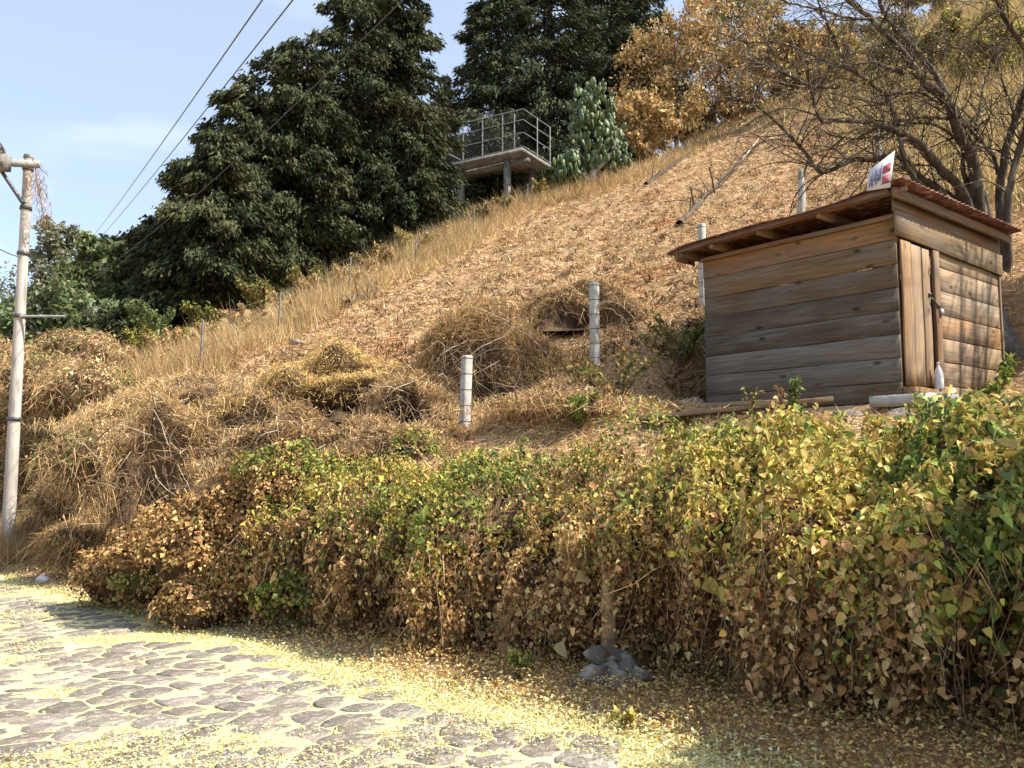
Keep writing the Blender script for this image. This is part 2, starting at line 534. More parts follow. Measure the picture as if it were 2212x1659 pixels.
M_twig = noise_mat('dead_twig', (0.13, 0.085, 0.05), (0.30, 0.22, 0.15), scale=9, bump=0.3)
M_stickbrown = noise_mat('vine_stem', (0.20, 0.13, 0.07), (0.38, 0.27, 0.16), scale=9, bump=0.3)
M_stick = noise_mat('bleached_stick', (0.36, 0.30, 0.23), (0.55, 0.48, 0.40), scale=9, bump=0.3)
M_core = noise_mat('dark_core', (0.055, 0.035, 0.02), (0.15, 0.095, 0.05), scale=5, bump=1.0, bscale=40, stretch=(1, 1, 0.4))  # dark stem brown for the cores added to block light
M_conc = noise_mat('concrete', (0.32, 0.30, 0.265), (0.46, 0.44, 0.40), scale=6, bump=0.35, bscale=50, c3=(0.30, 0.28, 0.25), s3=7)
M_polec = noise_mat('pole_concrete', (0.36, 0.33, 0.29), (0.50, 0.47, 0.42), scale=3, bump=0.25, bscale=40, stretch=(1, 1, 0.25), c3=(0.26, 0.24, 0.22), s3=6)
M_oldconc = noise_mat('stained_concrete', (0.15, 0.14, 0.125), (0.28, 0.265, 0.235), scale=3, bump=0.3, c3=(0.12, 0.11, 0.10), s3=4)
M_rock = noise_mat('rock', (0.095, 0.083, 0.07), (0.21, 0.19, 0.16), scale=4, bump=1.0, bscale=16, c3=(0.30, 0.28, 0.24), s3=9)
M_wood = wood_mat('weathered_board')
M_rust = noise_mat('red_roof_sheet', (0.10, 0.04, 0.028), (0.20, 0.08, 0.055), scale=5, bump=0.1, rough=0.6, c3=(0.33, 0.20, 0.15), s3=10, spec=0.4)
M_wire = flat_mat('wire', (0.10, 0.095, 0.09), 0.5, 0.6)
M_metal = flat_mat('galvanised_steel', (0.42, 0.43, 0.43), 0.5, 0.5)
M_darkmetal = flat_mat('dark_steel', (0.10, 0.10, 0.105), 0.5, 0.5)
M_palesteel = flat_mat('painted_steel', (0.28, 0.28, 0.27), 0.5, 0.0)
M_white = flat_mat('white_print', (0.62, 0.61, 0.58), 0.5)
M_red = flat_mat('red_print', (0.42, 0.09, 0.09), 0.5)
M_blue = flat_mat('blue_print', (0.10, 0.10, 0.19), 0.5)
M_cactus = noise_mat('cactus_pad', (0.055, 0.095, 0.035), (0.12, 0.17, 0.07), scale=5, bump=0.2, tint=True, rough=0.5, spec=0.4)
M_cable = flat_mat('cable', (0.09, 0.09, 0.10), 0.6)


def plastic_mat():
    m, nt, out = new_mat('clear_plastic')
    p = nt.nodes.new('ShaderNodeBsdfPrincipled')
    p.inputs['Base Color'].default_value = (0.86, 0.88, 0.9, 1); p.inputs['Roughness'].default_value = 0.25
    p.inputs['Transmission Weight'].default_value = 0.45; p.inputs['IOR'].default_value = 1.3
    n = nt.nodes.new('ShaderNodeTexNoise'); n.inputs['Scale'].default_value = 20
    b = nt.nodes.new('ShaderNodeBump'); b.inputs['Strength'].default_value = 0.3; b.inputs['Distance'].default_value = 0.01
    nt.links.new(n.outputs['Fac'], b.inputs['Height']); nt.links.new(b.outputs[0], p.inputs['Normal'])
    nt.links.new(p.outputs[0], out.inputs['Surface'])
    return m


M_plastic = plastic_mat()

# palettes (linear base colours)
STRAW = [(0.53, 0.36, 0.185), (0.60, 0.43, 0.23), (0.44, 0.275, 0.13), (0.49, 0.32, 0.15), (0.64, 0.49, 0.285)]
STRAWY = [(0.58, 0.40, 0.14), (0.62, 0.42, 0.13), (0.50, 0.32, 0.10), (0.66, 0.48, 0.20)]
BRUSH = [(0.30, 0.18, 0.078), (0.19, 0.108, 0.05), (0.41, 0.255, 0.11), (0.49, 0.32, 0.14), (0.12, 0.07, 0.036)]
DEAD = [(0.38, 0.21, 0.08), (0.48, 0.29, 0.115), (0.26, 0.14, 0.058), (0.56, 0.37, 0.16), (0.15, 0.08, 0.036), (0.62, 0.45, 0.21)]
GREENS = [(0.12, 0.17, 0.04), (0.18, 0.23, 0.05), (0.09, 0.13, 0.035), (0.27, 0.31, 0.07), (0.36, 0.37, 0.08)]
YELLOWS = [(0.50, 0.42, 0.09), (0.58, 0.46, 0.12), (0.48, 0.35, 0.10), (0.38, 0.36, 0.08), (0.56, 0.39, 0.13)]
OLIVE = [(0.20, 0.19, 0.06), (0.27, 0.24, 0.08), (0.34, 0.27, 0.10), (0.16, 0.15, 0.05)]
CYPRESS = [(0.034, 0.046, 0.020), (0.050, 0.062, 0.025), (0.070, 0.078, 0.032), (0.024, 0.034, 0.016), (0.088, 0.086, 0.038)]
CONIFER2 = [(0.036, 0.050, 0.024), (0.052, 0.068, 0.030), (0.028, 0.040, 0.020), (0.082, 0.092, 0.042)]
BROAD = [(0.11, 0.155, 0.06), (0.16, 0.205, 0.08), (0.08, 0.115, 0.045), (0.22, 0.245, 0.11)]
GREY = [(0.18, 0.20, 0.13), (0.25, 0.26, 0.17), (0.13, 0.15, 0.09), (0.31, 0.29, 0.20)]
ORANGE = [(0.52, 0.35, 0.15), (0.60, 0.44, 0.20), (0.44, 0.27, 0.11), (0.50, 0.39, 0.19), (0.34, 0.23, 0.10)]
REED = [(0.46, 0.38, 0.12), (0.36, 0.33, 0.10), (0.52, 0.40, 0.17), (0.27, 0.27, 0.08), (0.42, 0.28, 0.12)]
CREAM = [(0.72, 0.66, 0.31), (0.76, 0.72, 0.40), (0.66, 0.59, 0.25), (0.70, 0.66, 0.44), (0.60, 0.51, 0.24)]
LITTER = [(0.44, 0.27, 0.11), (0.34, 0.18, 0.08), (0.52, 0.36, 0.16), (0.60, 0.46, 0.22), (0.26, 0.14, 0.06)]


# ------------------------------------------------------------------ ground
def axis(core0, core1, step, far0, far1, n):
    core = np.arange(core0, core1, step)
    hi = core1 + (far1 - core1) * ((np.exp(np.linspace(0, 4, n)) - 1) / (math.exp(4) - 1))
    lo = core0 - (core0 - far0) * ((np.exp(np.linspace(0, 4, n)) - 1) / (math.exp(4) - 1))
    return np.r_[lo[::-1][:-1], core, hi]


gx = axis(-12, 10, 0.15, -420, 420, 50)
gy = axis(3, 26, 0.15, -200, 480, 75)
X, Y = np.meshgrid(gx, gy)
Z = T(X, Y)
V = np.stack([X, Y, Z], -1).reshape(-1, 3)
idx = np.arange(X.size).reshape(X.shape)
F = np.stack([idx[:-1, :-1], idx[:-1, 1:], idx[1:, 1:], idx[1:, :-1]], -1).reshape(-1, 4)
g = build('hillside_ground', V, F, M_soil, smooth=True); g['kind'] = 'structure'

# ------------------------------------------------------------------ cobbled road
# bed: a strip following the upper edge
er = smooth_path(EDGE[1:10], 120)
tn = nrm(np.gradient(er, axis=0)); nl = np.stack([-tn[:, 1], tn[:, 0]], -1)
offs = np.linspace(0.25, -3.3, 26)      # + = uphill side
ring = er[:, None] - nl[:, None] * offs[None, :, None]
bx, by = ring[..., 0], ring[..., 1]
bz = road_z(bx, by) + 0.012 + 0.02 * fbm(bx * 3, by * 3, 4)
bz[:, 0] -= 0.06; bz[:, -1] -= 0.08
idx = np.arange(bx.size).reshape(bx.shape)
F = np.stack([idx[:-1, :-1], idx[1:, :-1], idx[1:, 1:], idx[:-1, 1:]], -1).reshape(-1, 4)
road = build('road', np.stack([bx, by, bz], -1).reshape(-1, 3), F[:, ::-1], M_bed, smooth=True); road['kind'] = 'structure'

# stones: a jittered lattice, each cell cut out by bisectors and shrunk
ax1 = nrm(np.array([0.93, 0.36])); ax2 = np.array([-ax1[1], ax1[0]])
GA, GB = 0.36, 0.21
seeds = {}
for j in range(-20, 150):
    for i in range(-70, 40):
        jx, jy = rng.uniform(-0.33, 0.33, 2)
        p = ax1 * (i + 0.5 * (j % 2) + jx) * GA + ax2 * (j + jy) * GB
        seeds[(i, j)] = p


def cell(i, j):
    p = seeds[(i, j)]
    poly = [p + ax1 * sx * GA * 1.4 + ax2 * sy * GB * 1.4 for sx, sy in ((-1, -1), (1, -1), (1, 1), (-1, 1))]
    for dj in range(-2, 3):
        for di in range(-2, 3):
            if (di or dj) and (i + di, j + dj) in seeds:
                q = seeds[(i + di, j + dj)]
                m = (p + q) / 2; n = q - p
                out = []
                for k in range(len(poly)):
                    a, b = poly[k], poly[(k + 1) % len(poly)]
                    da, db = (a - m) @ n, (b - m) @ n
                    if da <= 0: out.append(a)
                    if (da < 0 < db) or (db < 0 < da): out.append(a + (b - a) * da / (da - db))
                poly = out
                if len(poly) < 3: return None
    return np.array(poly)


stones = []
keys = list(seeds); sp = np.array([seeds[k] for k in keys])
se = poly_sd(sp[:, 0], sp[:, 1], EDGE)
for kk, p, e in zip(keys, sp, se):
    lim = -0.05 - 0.25 * vn2(p[0] * 1.3, p[1] * 1.3, 2)
    if not (-2.55 - 0.3 * random.random() < e < lim) or p[1] < 2.2 or p[1] > 24 or abs(p[0]) > 17: continue
    if vn2(p[0] * 1.1 + 40, p[1] * 1.1, 77) > 0.86 or random.random() < 0.02: continue
    if abs(p[0]) / max(p[1], 0.1) > 0.85: continue
    po = cell(*kk)
    if po is None: continue
    c = po.mean(0)
    q = []                                   # round the corners, roughen the outline
    for k in range(len(po)):
        a, b = po[k], po[(k + 1) % len(po)]
        if np.linalg.norm(b - a) > 0.05: q += [a + (b - a) * 0.22, a + (b - a) * 0.78]
        else: q.append((a + b) / 2)
    q = np.array(q)
    size = np.linalg.norm(q - c, axis=1).mean()
    q = c + (q - c) * (1 - (0.004 + 0.014 * random.random()) / size) * rng.uniform(0.90, 1.06, len(q))[:, None]
    stones.append((c, q))


def stone_geo(c, q):
    n = len(q); z0 = float(road_z(*c)) + 0.012
    top = 0.011 + 0.008 * random.random(); til = rng.normal(0, 0.03, 2)
    rel = q - c
    rings = []
    for s, h in ((1.03, -0.02), (1.0, top * 0.6), (0.94, top * 0.97), (0.5, top * 1.05)):
        zz = h + (rel @ til) * s * (h > 0) + (rng.normal(0, 0.0025, n) if h > 0 else 0)
        zz = zz + (road_z(c[0] + rel[:, 0] * s, c[1] + rel[:, 1] * s) - road_z(c[0], c[1]))
        rings.append(np.c_[rel * s, zz])
    V = np.concatenate(rings + [np.array([[0, 0, top * 1.06]])])
    tri = []
    for r in range(3):
        for k in range(n):
            a, b = r * n + k, r * n + (k + 1) % n
            tri += [[a, b, b + n], [a, b + n, a + n]]
    for k in range(n): tri.append([3 * n + k, 3 * n + (k + 1) % n, 4 * n])
    return V, np.array(tri), np.array([c[0], c[1], z0])


stones.sort(key=lambda s: s[0][1] ** 2 + s[0][0] ** 2 - 3 * np.ptp(s[1], axis=0).prod() ** 0.5)
vis = [s for s in stones if s[0][1] > 3.55 and abs(s[0][0]) / s[0][1] < 0.66]
rest = [s for s in stones if not (s[0][1] > 3.55 and abs(s[0][0]) / s[0][1] < 0.66)] + vis[300:]
for c, q in vis[:300]:
    V, F, o = stone_geo(c, q)
    ob = link('cobblestone', mesh_data('cobblestone', V, F, M_stone, smooth=True), road, o)
    s = random.uniform(0.78, 1.2); ob.color = (s * random.uniform(0.97, 1.05), s, s * random.uniform(0.92, 1.02), 1)
gg = Geo()
for c, q in rest:
    V, F, o = stone_geo(c, q); gg.add(V + o, F)
o = gg.done('distant_cobblestones', M_stone, road, smooth=True, kind='stuff')

# pale yellow litter in the joints and drifted over the stones
sarr = np.array([s[0] for s in stones])


def litter_pts(n):
    r = np.exp(U(math.log(3.2), math.log(17), n)); a = U(-0.70, 0.62, n)
    x, y = r * np.sin(a), r * np.cos(a)
    e = poly_sd(x, y, EDGE)
    k = (e < 0.35) & (e > -3.3)
    return x[k], y[k], e[k]


x, y, e = litter_pts(420000)
inst = np.zeros(len(x)); near = np.full(len(x), 9.0)
order = np.argsort(sarr[:, 1]); sy = sarr[order]
# point in stone test on a raster of the stones
RES = 0.012; x0, y0 = -12.0, 2.0
W_, H_ = int(16 / RES), int(16 / RES)
ras = np.zeros((H_, W_), np.uint8)
for c, q in stones:
    lo = np.floor((q.min(0) - (x0, y0)) / RES).astype(int); hi = np.ceil((q.max(0) - (x0, y0)) / RES).astype(int) + 1
    if lo.min() < 0 or hi[0] >= W_ or hi[1] >= H_: continue
    yy, xx = np.mgrid[lo[1]:hi[1], lo[0]:hi[0]]
    wx, wy = xx * RES + x0, yy * RES + y0
    m = np.ones(wx.shape, bool)
    for k in range(len(q)):
        a, b = q[k], q[(k + 1) % len(q)]
        m &= ((b[0] - a[0]) * (wy - a[1]) - (b[1] - a[1]) * (wx - a[0])) > -0.002
    ras[lo[1]:hi[1], lo[0]:hi[0]] |= m.astype(np.uint8)
ix = np.clip(((x - x0) / RES).astype(int), 0, W_ - 1); iy = np.clip(((y - y0) / RES).astype(int), 0, H_ - 1)
on = ras[iy, ix] > 0
drift = fbm(x * 0.9, y * 0.9, 31)
edge_drift = sstep(-0.5, -0.05, e) * 0.5 + sstep(-2.2, -2.7, e) * 0.6
keep = np.where(on, rng.random(len(x)) < np.clip((drift - 0.58) * 1.6 + edge_drift * 0.5 + 0.045, 0, 0.8), rng.random(len(x)) < 0.8)
x, y, e, on = x[keep], y[keep], e[keep], on[keep]
n = len(x)
P = np.stack([x, y, road_z(x, y) + np.where(on, 0.033, 0.022) + U(0, 0.012, n)], -1)
dist = np.hypot(x, y)
A = rdir(n); A[:, 2] *= 0.35
N = nrm(rdir(n) * 0.5 + np.array([0, 0, 1]))
V, F = leaves(P, A, N, (0.012 + 0.0014 * dist) * U(0.7, 1.7, n), (0.006 + 0.0007 * dist) * U(0.7, 1.4, n))
c = pick(CREAM, n, 0.14)
gmix = rng.random(n) < 0.05; c[gmix] = pick(LITTER, int(gmix.sum()))
lit = build('fallen_yellow_litter', V, F, M_dry, col=c, kind='stuff')
lit['label'] = 'pale yellow leaf litter filling the joints of the cobbled road'

# straw and leaves on the verge between road and hedge, and at the near-side edge
n = 260000
r = np.exp(U(math.log(3.4), math.log(20), n)); a = U(-0.70, 0.66, n)
x, y = r * np.sin(a), r * np.cos(a)
e = poly_sd(x, y, EDGE); d = poly_sd(x, y, HEDGE)
k = ((e > -0.25) & (d < 0.45)) | ((e < -2.35) & (e > -6))
k &= rng.random(n) < np.where(e > 0, 1, np.where(e > -2, 0.5, 0.9))
x, y, e, d = x[k], y[k], e[k], d[k]; n = len(x); dist = np.hypot(x, y)
h = U(0, 1, n) ** 2 * (0.05 + 0.05 * sstep(0.1, 0.6, e) + 0.1 * sstep(-3, -4, e))
P = np.stack([x, y, T(x, y) + 0.015 + h], -1)
A = rdir(n); A[:, 2] = np.abs(A[:, 2]) * 0.5
V, F = leaves(P, A, nrm(rdir(n) + np.array([0, 0, 0.8])), U(0.012, 0.036, n) * (1 + 0.05 * dist), U(0.004, 0.017, n) * (1 + 0.05 * dist))
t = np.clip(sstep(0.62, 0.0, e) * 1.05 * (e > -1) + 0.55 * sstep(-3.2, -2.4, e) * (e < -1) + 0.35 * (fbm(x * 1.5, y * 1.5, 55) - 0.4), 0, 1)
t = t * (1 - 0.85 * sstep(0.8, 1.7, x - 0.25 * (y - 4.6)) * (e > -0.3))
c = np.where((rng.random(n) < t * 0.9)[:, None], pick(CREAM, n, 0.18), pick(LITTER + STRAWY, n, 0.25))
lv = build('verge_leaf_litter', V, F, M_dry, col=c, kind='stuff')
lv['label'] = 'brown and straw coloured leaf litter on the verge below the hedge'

n = 26000
x = U(-5.5, -1.2, n); y = U(2.6, 8.0, n); e = poly_sd(x, y, EDGE)
k = (e < -2.45 - 0.35 * fbm(x * 2, y * 2, 15)) & (e > -5) & (rng.random(n) < 0.25 + 0.9 * sstep(0.4, 0.6, fbm(x * 2.2, y * 2.2, 16)))
x, y = x[k], y[k]; n = len(x)
V, F = blades(np.stack([x, y, T(x, y)], -1), nrm(rng.normal(0, 0.5, (n, 3)) + np.array([0, 0, 0.7])), U(0.05, 0.16, n), U(0.006, 0.014, n), 0.2)
o = build('dry_verge_grass', V, F, M_straw, col=pick([(0.52, 0.30, 0.09), (0.58, 0.38, 0.13), (0.44, 0.24, 0.08), (0.62, 0.48, 0.2)], n, 0.2), kind='stuff')
o['label'] = 'short orange dry grass on the near side of the road'

# ------------------------------------------------------------------ mown straw on the slope
n = 420000
r = np.exp(U(math.log(7.0), math.log(82), n)); a = U(-0.66, 0.66, n)
x, y = r * np.sin(a), r * np.cos(a)
d = poly_sd(x, y, HEDGE); f = poly_sd(x, y, FENCE)
sa = (x - SHED_C[0]) * SU[0] + (y - SHED_C[1]) * SU[1]; sb = (x - SHED_C[0]) * SV[0] + (y - SHED_C[1]) * SV[1]
inpad = (sa > -0.5) & (sa < 3.0) & (sb > -0.5) & (sb < 3.1)
k = (d > 0.5) & (f > -0.5) & ~inpad & (rng.random(n) < 0.35 + 0.75 * sstep(0.3, 0.6, fbm(x * 1.3, y * 0.8, 61)))
x, y, d = x[k], y[k], d[k]; n = len(x); dist = np.hypot(x, y)
N = tnormal(x, y)
A = rdir(n); A = A - N * np.sum(A * N, 1, keepdims=True); A = nrm(A)
down = nrm(np.stack([-N[:, 0] * 0 - 0.5 * np.ones(n), -0.85 * np.ones(n), -0.4 * np.ones(n)], -1))
A = nrm(A + 0.5 * down + N * U(0.0, 0.75, n)[:, None])
P = np.stack([x, y, T(x, y) + 0.01], -1)
V, F = blades(P, A, (0.09 + 0.0042 * dist) * U(0.6, 1.7, n), (0.0046 + 0.00072 * dist) * U(0.7, 1.5, n), droop=0.12)
c = pick(STRAW, n, 0.22)
dk = rng.random(n) < 0.13; c[dk] = pick(BRUSH, int(dk.sum()), 0.2)
rd = sstep(0.55, 0.75, fbm(x * 0.35, y * 0.35, 71))[:, None]; c = c * (1 - 0.25 * rd * np.array([0.3, 1, 1.3]))
sl = build('mown_straw', V, F, M_straw, col=c, kind='stuff')
sl['label'] = 'dry mown straw lying over the steep hillside'

# dark uprooted clods and stubble scattered over the straw
n = 4000
r = np.exp(U(math.log(13), math.log(75), n)); a = U(-0.5, 0.5, n)
x, y = r * np.sin(a), r * np.cos(a)
k = (poly_sd(x, y, FENCE) > 0.4) & (poly_sd(x, y, HEDGE) > 3) & (y > 12.8)
x, y = x[k], y[k]; n = len(x)
m = 14
x = np.repeat(x, m) + rng.normal(0, 0.11, n * m); y = np.repeat(y, m) + rng.normal(0, 0.07, n * m)
A = rdir(n * m); A[:, 2] = np.abs(A[:, 2]) * 1.2
P = np.stack([x, y, T(x, y)], -1)
V, F = blades(P, A, U(0.08, 0.34, n * m), U(0.015, 0.05, n * m), droop=0.2)
st = build('stubble_tufts', V, F, M_straw, col=pick([(0.20, 0.11, 0.05), (0.12, 0.065, 0.03), (0.08, 0.045, 0.025)], n * m, 0.3), kind='stuff')
st['label'] = 'dark stubble and clods scattered across the mown straw'


# ------------------------------------------------------------------ mounds of cut grass and brush
def straw_mound(parent, name, c, rad, n, pal, L=(0.18, 0.45), W=(0.005, 0.010), rot=0.0, holes=(), fly=0.35, seed=0, mat=None, down=0.32):
    L = (L[0] * 0.7, L[1] * 0.72)
    d = rdir(int(n * 2.0)); d[:, 2] = np.abs(d[:, 2])
    nz = 0.42 + 1.1 * fbm(d[:, 0] * 2.2 + seed, d[:, 1] * 2.2 + d[:, 2] * 1.7, seed + 3)
    s = nz * (1 - np.abs(rng.normal(0, 0.10, len(d))))
    q = d * s[:, None]
    kk = np.ones(len(d), bool)
    holes = list(holes)
    def dent(dd):
        w = np.ones(len(dd))
        for hx, hy, hz, hr in holes:
            hv = np.array([hx, hy, hz]); hv = hv / np.linalg.norm(hv)
            ang = np.arccos(np.clip(dd @ hv, -1, 1))
            w = w * (1 - 0.86 * np.exp(-(ang / hr) ** 4))
        return w
    kk &= rng.random(len(d)) < np.where(dent(d) > 0.75, 1, 0.04)
    n = int(n * 1.05); d, q = d[kk][:n], q[kk][:n]; n = len(d)
    q[:, :2] *= (1 + 0.55 * sstep(0.35, 0.0, d[:, 2]) * rng.random(n))[:, None]
    ca, sa_ = math.cos(rot), math.sin(rot)
    q = q * np.asarray(rad)
    q = np.stack([q[:, 0] * ca - q[:, 1] * sa_, q[:, 0] * sa_ + q[:, 1] * ca, q[:, 2]], -1)
    P = q + np.asarray(c)
    P[:, 2] = np.maximum(P[:, 2], T(P[:, 0], P[:, 1]) + 0.02)
    Nn = nrm(d / np.asarray(rad))
    tang = rdir(n); tang -= Nn * np.sum(tang * Nn, 1, keepdims=True); tang = nrm(tang)
    A = nrm(tang * 1.0 + np.array([0, 0, -down]) + Nn * (rng.normal(0.05, fly, n))[:, None])
    Ls = U(*L, n)
    nl_ = n // 4
    Pl = P[:nl_] + rng.normal(0, 0.03, (nl_, 3))
    Vl, Fl = leaves(Pl, rdir(nl_), nrm(Nn[:nl_] + rdir(nl_) * 0.8), U(0.025, 0.06, nl_), U(0.01, 0.03, nl_))
    build('dry_leaves', Vl, Fl, M_dry, parent, pick(pal, nl_, 0.3), kind='stuff')
    V, F = blades(P - A * Ls[:, None] * 0.4, A, Ls, U(*W, n), droop=0.25)
    c_ = pick(list(pal) + STRAW[:2] + STRAWY[:1], n, 0.28)
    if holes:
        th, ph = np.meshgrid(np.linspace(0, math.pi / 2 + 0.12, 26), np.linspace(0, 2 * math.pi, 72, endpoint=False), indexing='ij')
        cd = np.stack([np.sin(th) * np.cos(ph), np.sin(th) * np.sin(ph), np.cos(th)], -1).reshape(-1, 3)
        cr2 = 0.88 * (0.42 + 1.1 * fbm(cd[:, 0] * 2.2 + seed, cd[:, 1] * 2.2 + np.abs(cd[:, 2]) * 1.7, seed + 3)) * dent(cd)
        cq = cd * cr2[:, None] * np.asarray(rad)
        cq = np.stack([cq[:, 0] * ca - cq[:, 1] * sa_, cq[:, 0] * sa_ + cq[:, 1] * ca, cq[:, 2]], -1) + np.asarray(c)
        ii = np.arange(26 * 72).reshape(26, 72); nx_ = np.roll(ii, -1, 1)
        build('sun_block_core', cq, np.stack([ii[:-1], ii[1:], nx_[1:], nx_[:-1]], -1).reshape(-1, 4), M_core, parent, smooth=True)  # opaque dark core added to block the sun and darken the hollows
    return build(name, V, F, mat or M_straw, parent, c_, kind='stuff')


def sticks(parent, pts_list, r=(0.012, 0.005), mat=None, name='branch'):
    for p in pts_list:
        p = smooth_path(p, 14); p = p + rng.normal(0, 0.012, p.shape) * np.linspace(0.2, 1, 14)[:, None]
        V, F = tube(p, r[0] * 0.7, r[1] * 0.6, 5, None, 0.08)
        build(name, V, F, mat or M_stick, parent, smooth=True)


def pile(name, label, px, py, Yd, rad, n, pal, cat='brush pile', branches=0, lift=0.0, **kw):
    c = on_ground(px, py, 9.0); gz = c[2]; rad = tuple(np.array(rad) * c[1] / Yd)
    root = thing(name, label, cat, (c[0], c[1], gz), 'heaps of cut dry grass and brush on the slope')
    straw_mound(root, 'dry_stems', (c[0], c[1], gz + lift), rad, n, pal, **kw)
    nt_ = 40 + 14 * branches
    dd = rdir(nt_); dd[:, 1] = -np.abs(dd[:, 1]); dd[:, 2] = np.abs(dd[:, 2])
    st_ = np.array([c[0], c[1], gz]) + dd * np.array(rad) * U(0.6, 0.95, nt_)[:, None]
    pp = np.empty((nt_, 7, 3)); dv = nrm(rdir(nt_) + dd * 0.4); q_ = st_.copy()
    for m_ in range(7):
        pp[:, m_] = q_; dv = nrm(dv + rng.normal(0, 0.28, (nt_, 3)) + np.array([0, 0, -0.12])); q_ = q_ + dv * U(0.04, 0.14, nt_)[:, None]
    V, F = tubes(pp, np.outer(U(0.004, 0.009, nt_), np.linspace(1, 0.4, 7)), 3, cap=False)
    build('twigs', V, F, M_twig, root, kind='stuff')
    for k in range(branches):
        a = U(-0.9, 0.9); s = np.array([c[0] + rad[0] * U(-0.7, 0.7), c[1] - rad[1] * U(0.3, 0.9), gz + rad[2] * U(0.25, 0.9)])
        e_ = s + np.array([math.sin(a) * rad[0] * 0.9, -U(0.0, 0.35), U(-0.6, 0.35) * rad[2]])
        mid = (s + e_) / 2 + np.array([U(-0.1, 0.1), -U(0.05, 0.25), U(0.0, 0.22)])
        sticks(root, [[s, mid, e_]], (U(0.008, 0.016), 0.004), random.choice([M_stick, M_twig]))
    return root


pb = pile('brush_pile', 'large dark brush heap with pale crossed branches behind the shorter concrete post', 1060, 850, 14.6, (1.35, 1.0, 1.35), 22000, BRUSH[:4] + STRAW[:3],
          L=(0.2, 0.65), W=(0.005, 0.011), holes=[(-0.15, -0.8, 0.42, 0.62), (0.4, -0.85, 0.2, 0.5), (-0.5, -0.7, 0.25, 0.5)], fly=0.55, seed=4, branches=12)
c_ = on_ground(1150, 815, 9)
straw_mound(pb, 'dry_stems', c_, (0.6, 0.6, 0.7), 6000, BRUSH[:4] + STRAW[:3], L=(0.18, 0.55), W=(0.005, 0.010), fly=0.55, seed=7, holes=[(-0.3, -0.85, 0.2, 0.5)])
c0 = at(1045, 830, 14.0)
sticks(pb, [[at(1030, 680, 14.7), at(1045, 745, 14.1), at(1080, 850, 13.8)], [at(1085, 870, 13.9), at(1060, 810, 13.9), at(1050, 760, 14.2)],
            [at(1000, 905, 13.6), at(1060, 860, 13.5), at(1150, 790, 13.9)], [at(950, 770, 14.0), at(975, 800, 13.8), at(1020, 815, 13.9)],
            [at(1075, 850, 13.8), at(1120, 870, 13.7), at(1175, 800, 13.9)], [at(1090, 865, 13.7), at(1035, 870, 13.6), at(1010, 900, 13.5)]], (0.034, 0.014))
pile('straw_heap', 'rounded golden heap of cut grass left of the shorter concrete post', 745, 900, 14.6, (1.75, 1.1, 1.15), 20000, STRAWY, cat='grass heap', L=(0.10, 0.28), W=(0.005, 0.010), seed=12, fly=0.3, holes=[(0.3, -0.85, 0.25, 0.35), (-0.35, -0.9, 0.12, 0.35)])
pile('brush_pile', 'low brown brush heap under long bent stems, lower left of the golden heap', 555, 975, 13.0, (0.95, 0.8, 1.1), 11000, BRUSH + STRAW, holes=[(-0.1, -0.8, 0.4, 0.62)], branches=7, seed=21)
pile('brush_pile', 'small rounded tussock of drooping straw just above the hedge crest', 780, 1000, 11.6, (0.62, 0.5, 0.6), 7000, BRUSH + STRAW, L=(0.15, 0.4), holes=[(0.1, -0.85, 0.3, 0.55)], seed=31)
pile('brush_pile', 'flattened brush heap behind the taller concrete post', 1270, 715, 16.6, (1.3, 0.8, 0.85), 9000, BRUSH + STRAW, holes=[(-0.35, -0.8, 0.3, 0.45), (0.4, -0.8, 0.3, 0.42)], branches=5, seed=41)
pile('brush_pile', 'brush heap with a dark hollow and bare white sticks beside the left bank', 350, 1120, 12.0, (1.0, 0.9, 1.6), 15000, STRAW + BRUSH, L=(0.2, 0.6), holes=[(0.0, -0.85, 0.42, 0.72), (0.15, -0.9, 0.15, 0.6)], branches=12, seed=51)
pile('straw_heap', 'orange dry grass heap at the lower left foot of the slope', 330, 930, 15.5, (1.5, 1.2, 0.8), 9000, STRAW, cat='grass heap', L=(0.2, 0.5), seed=61)
pile('straw_heap', 'trailing ridge of dry grass between golden heap and hedge top', 620, 1010, 12.0, (1.3, 0.7, 0.6), 8000, STRAW + BRUSH, cat='grass heap', holes=[(0.3, -0.9, 0.1, 0.5)], branches=4, seed=71)
pile('straw_heap', 'matted dry grass below the taller concrete post', 1220, 890, 12.4, (1.1, 0.7, 0.38), 7000, STRAW + BRUSH, cat='grass heap', branches=3, seed=91)

for (lab, px, py, Yd, rad_, n_, pl, sd, hl_, br_) in [
        ('tangled brush heap sloping down from the large heap toward the golden one', 900, 905, 13.8, (1.0, 0.8, 0.7), 9000, BRUSH[:4] + STRAW, 111, [(-0.2, -0.85, 0.25, 0.5)], 5),
        ('brush heap with a dark underside behind the long bent stems', 440, 905, 16.5, (0.9, 0.7, 0.7), 8000, STRAW + BRUSH, 121, [(0.0, -0.8, 0.3, 0.5)], 5),
        ('low heap of tan brush at the left, under the fence grass', 420, 880, 17.5, (1.5, 1.0, 0.6), 9000, STRAW, 131, [(0.2, -0.9, 0.1, 0.4)], 3),
        ('brown brush heap in the middle, between tussock and shorter post', 880, 985, 12.0, (0.9, 0.6, 0.5), 8000, BRUSH + STRAW, 141, [(0.0, -0.9, 0.15, 0.5)], 5),
        ('dark brush heap just below the golden heap, above the hedge end', 655, 1010, 12.0, (0.75, 0.6, 0.75), 9000, BRUSH + STRAW[:2], 161, [(-0.1, -0.8, 0.4, 0.6)], 5)]:
    pile('brush_pile', lab, px, py, Yd, rad_, n_, pl, branches=br_, seed=sd, holes=hl_, fly=0.45)

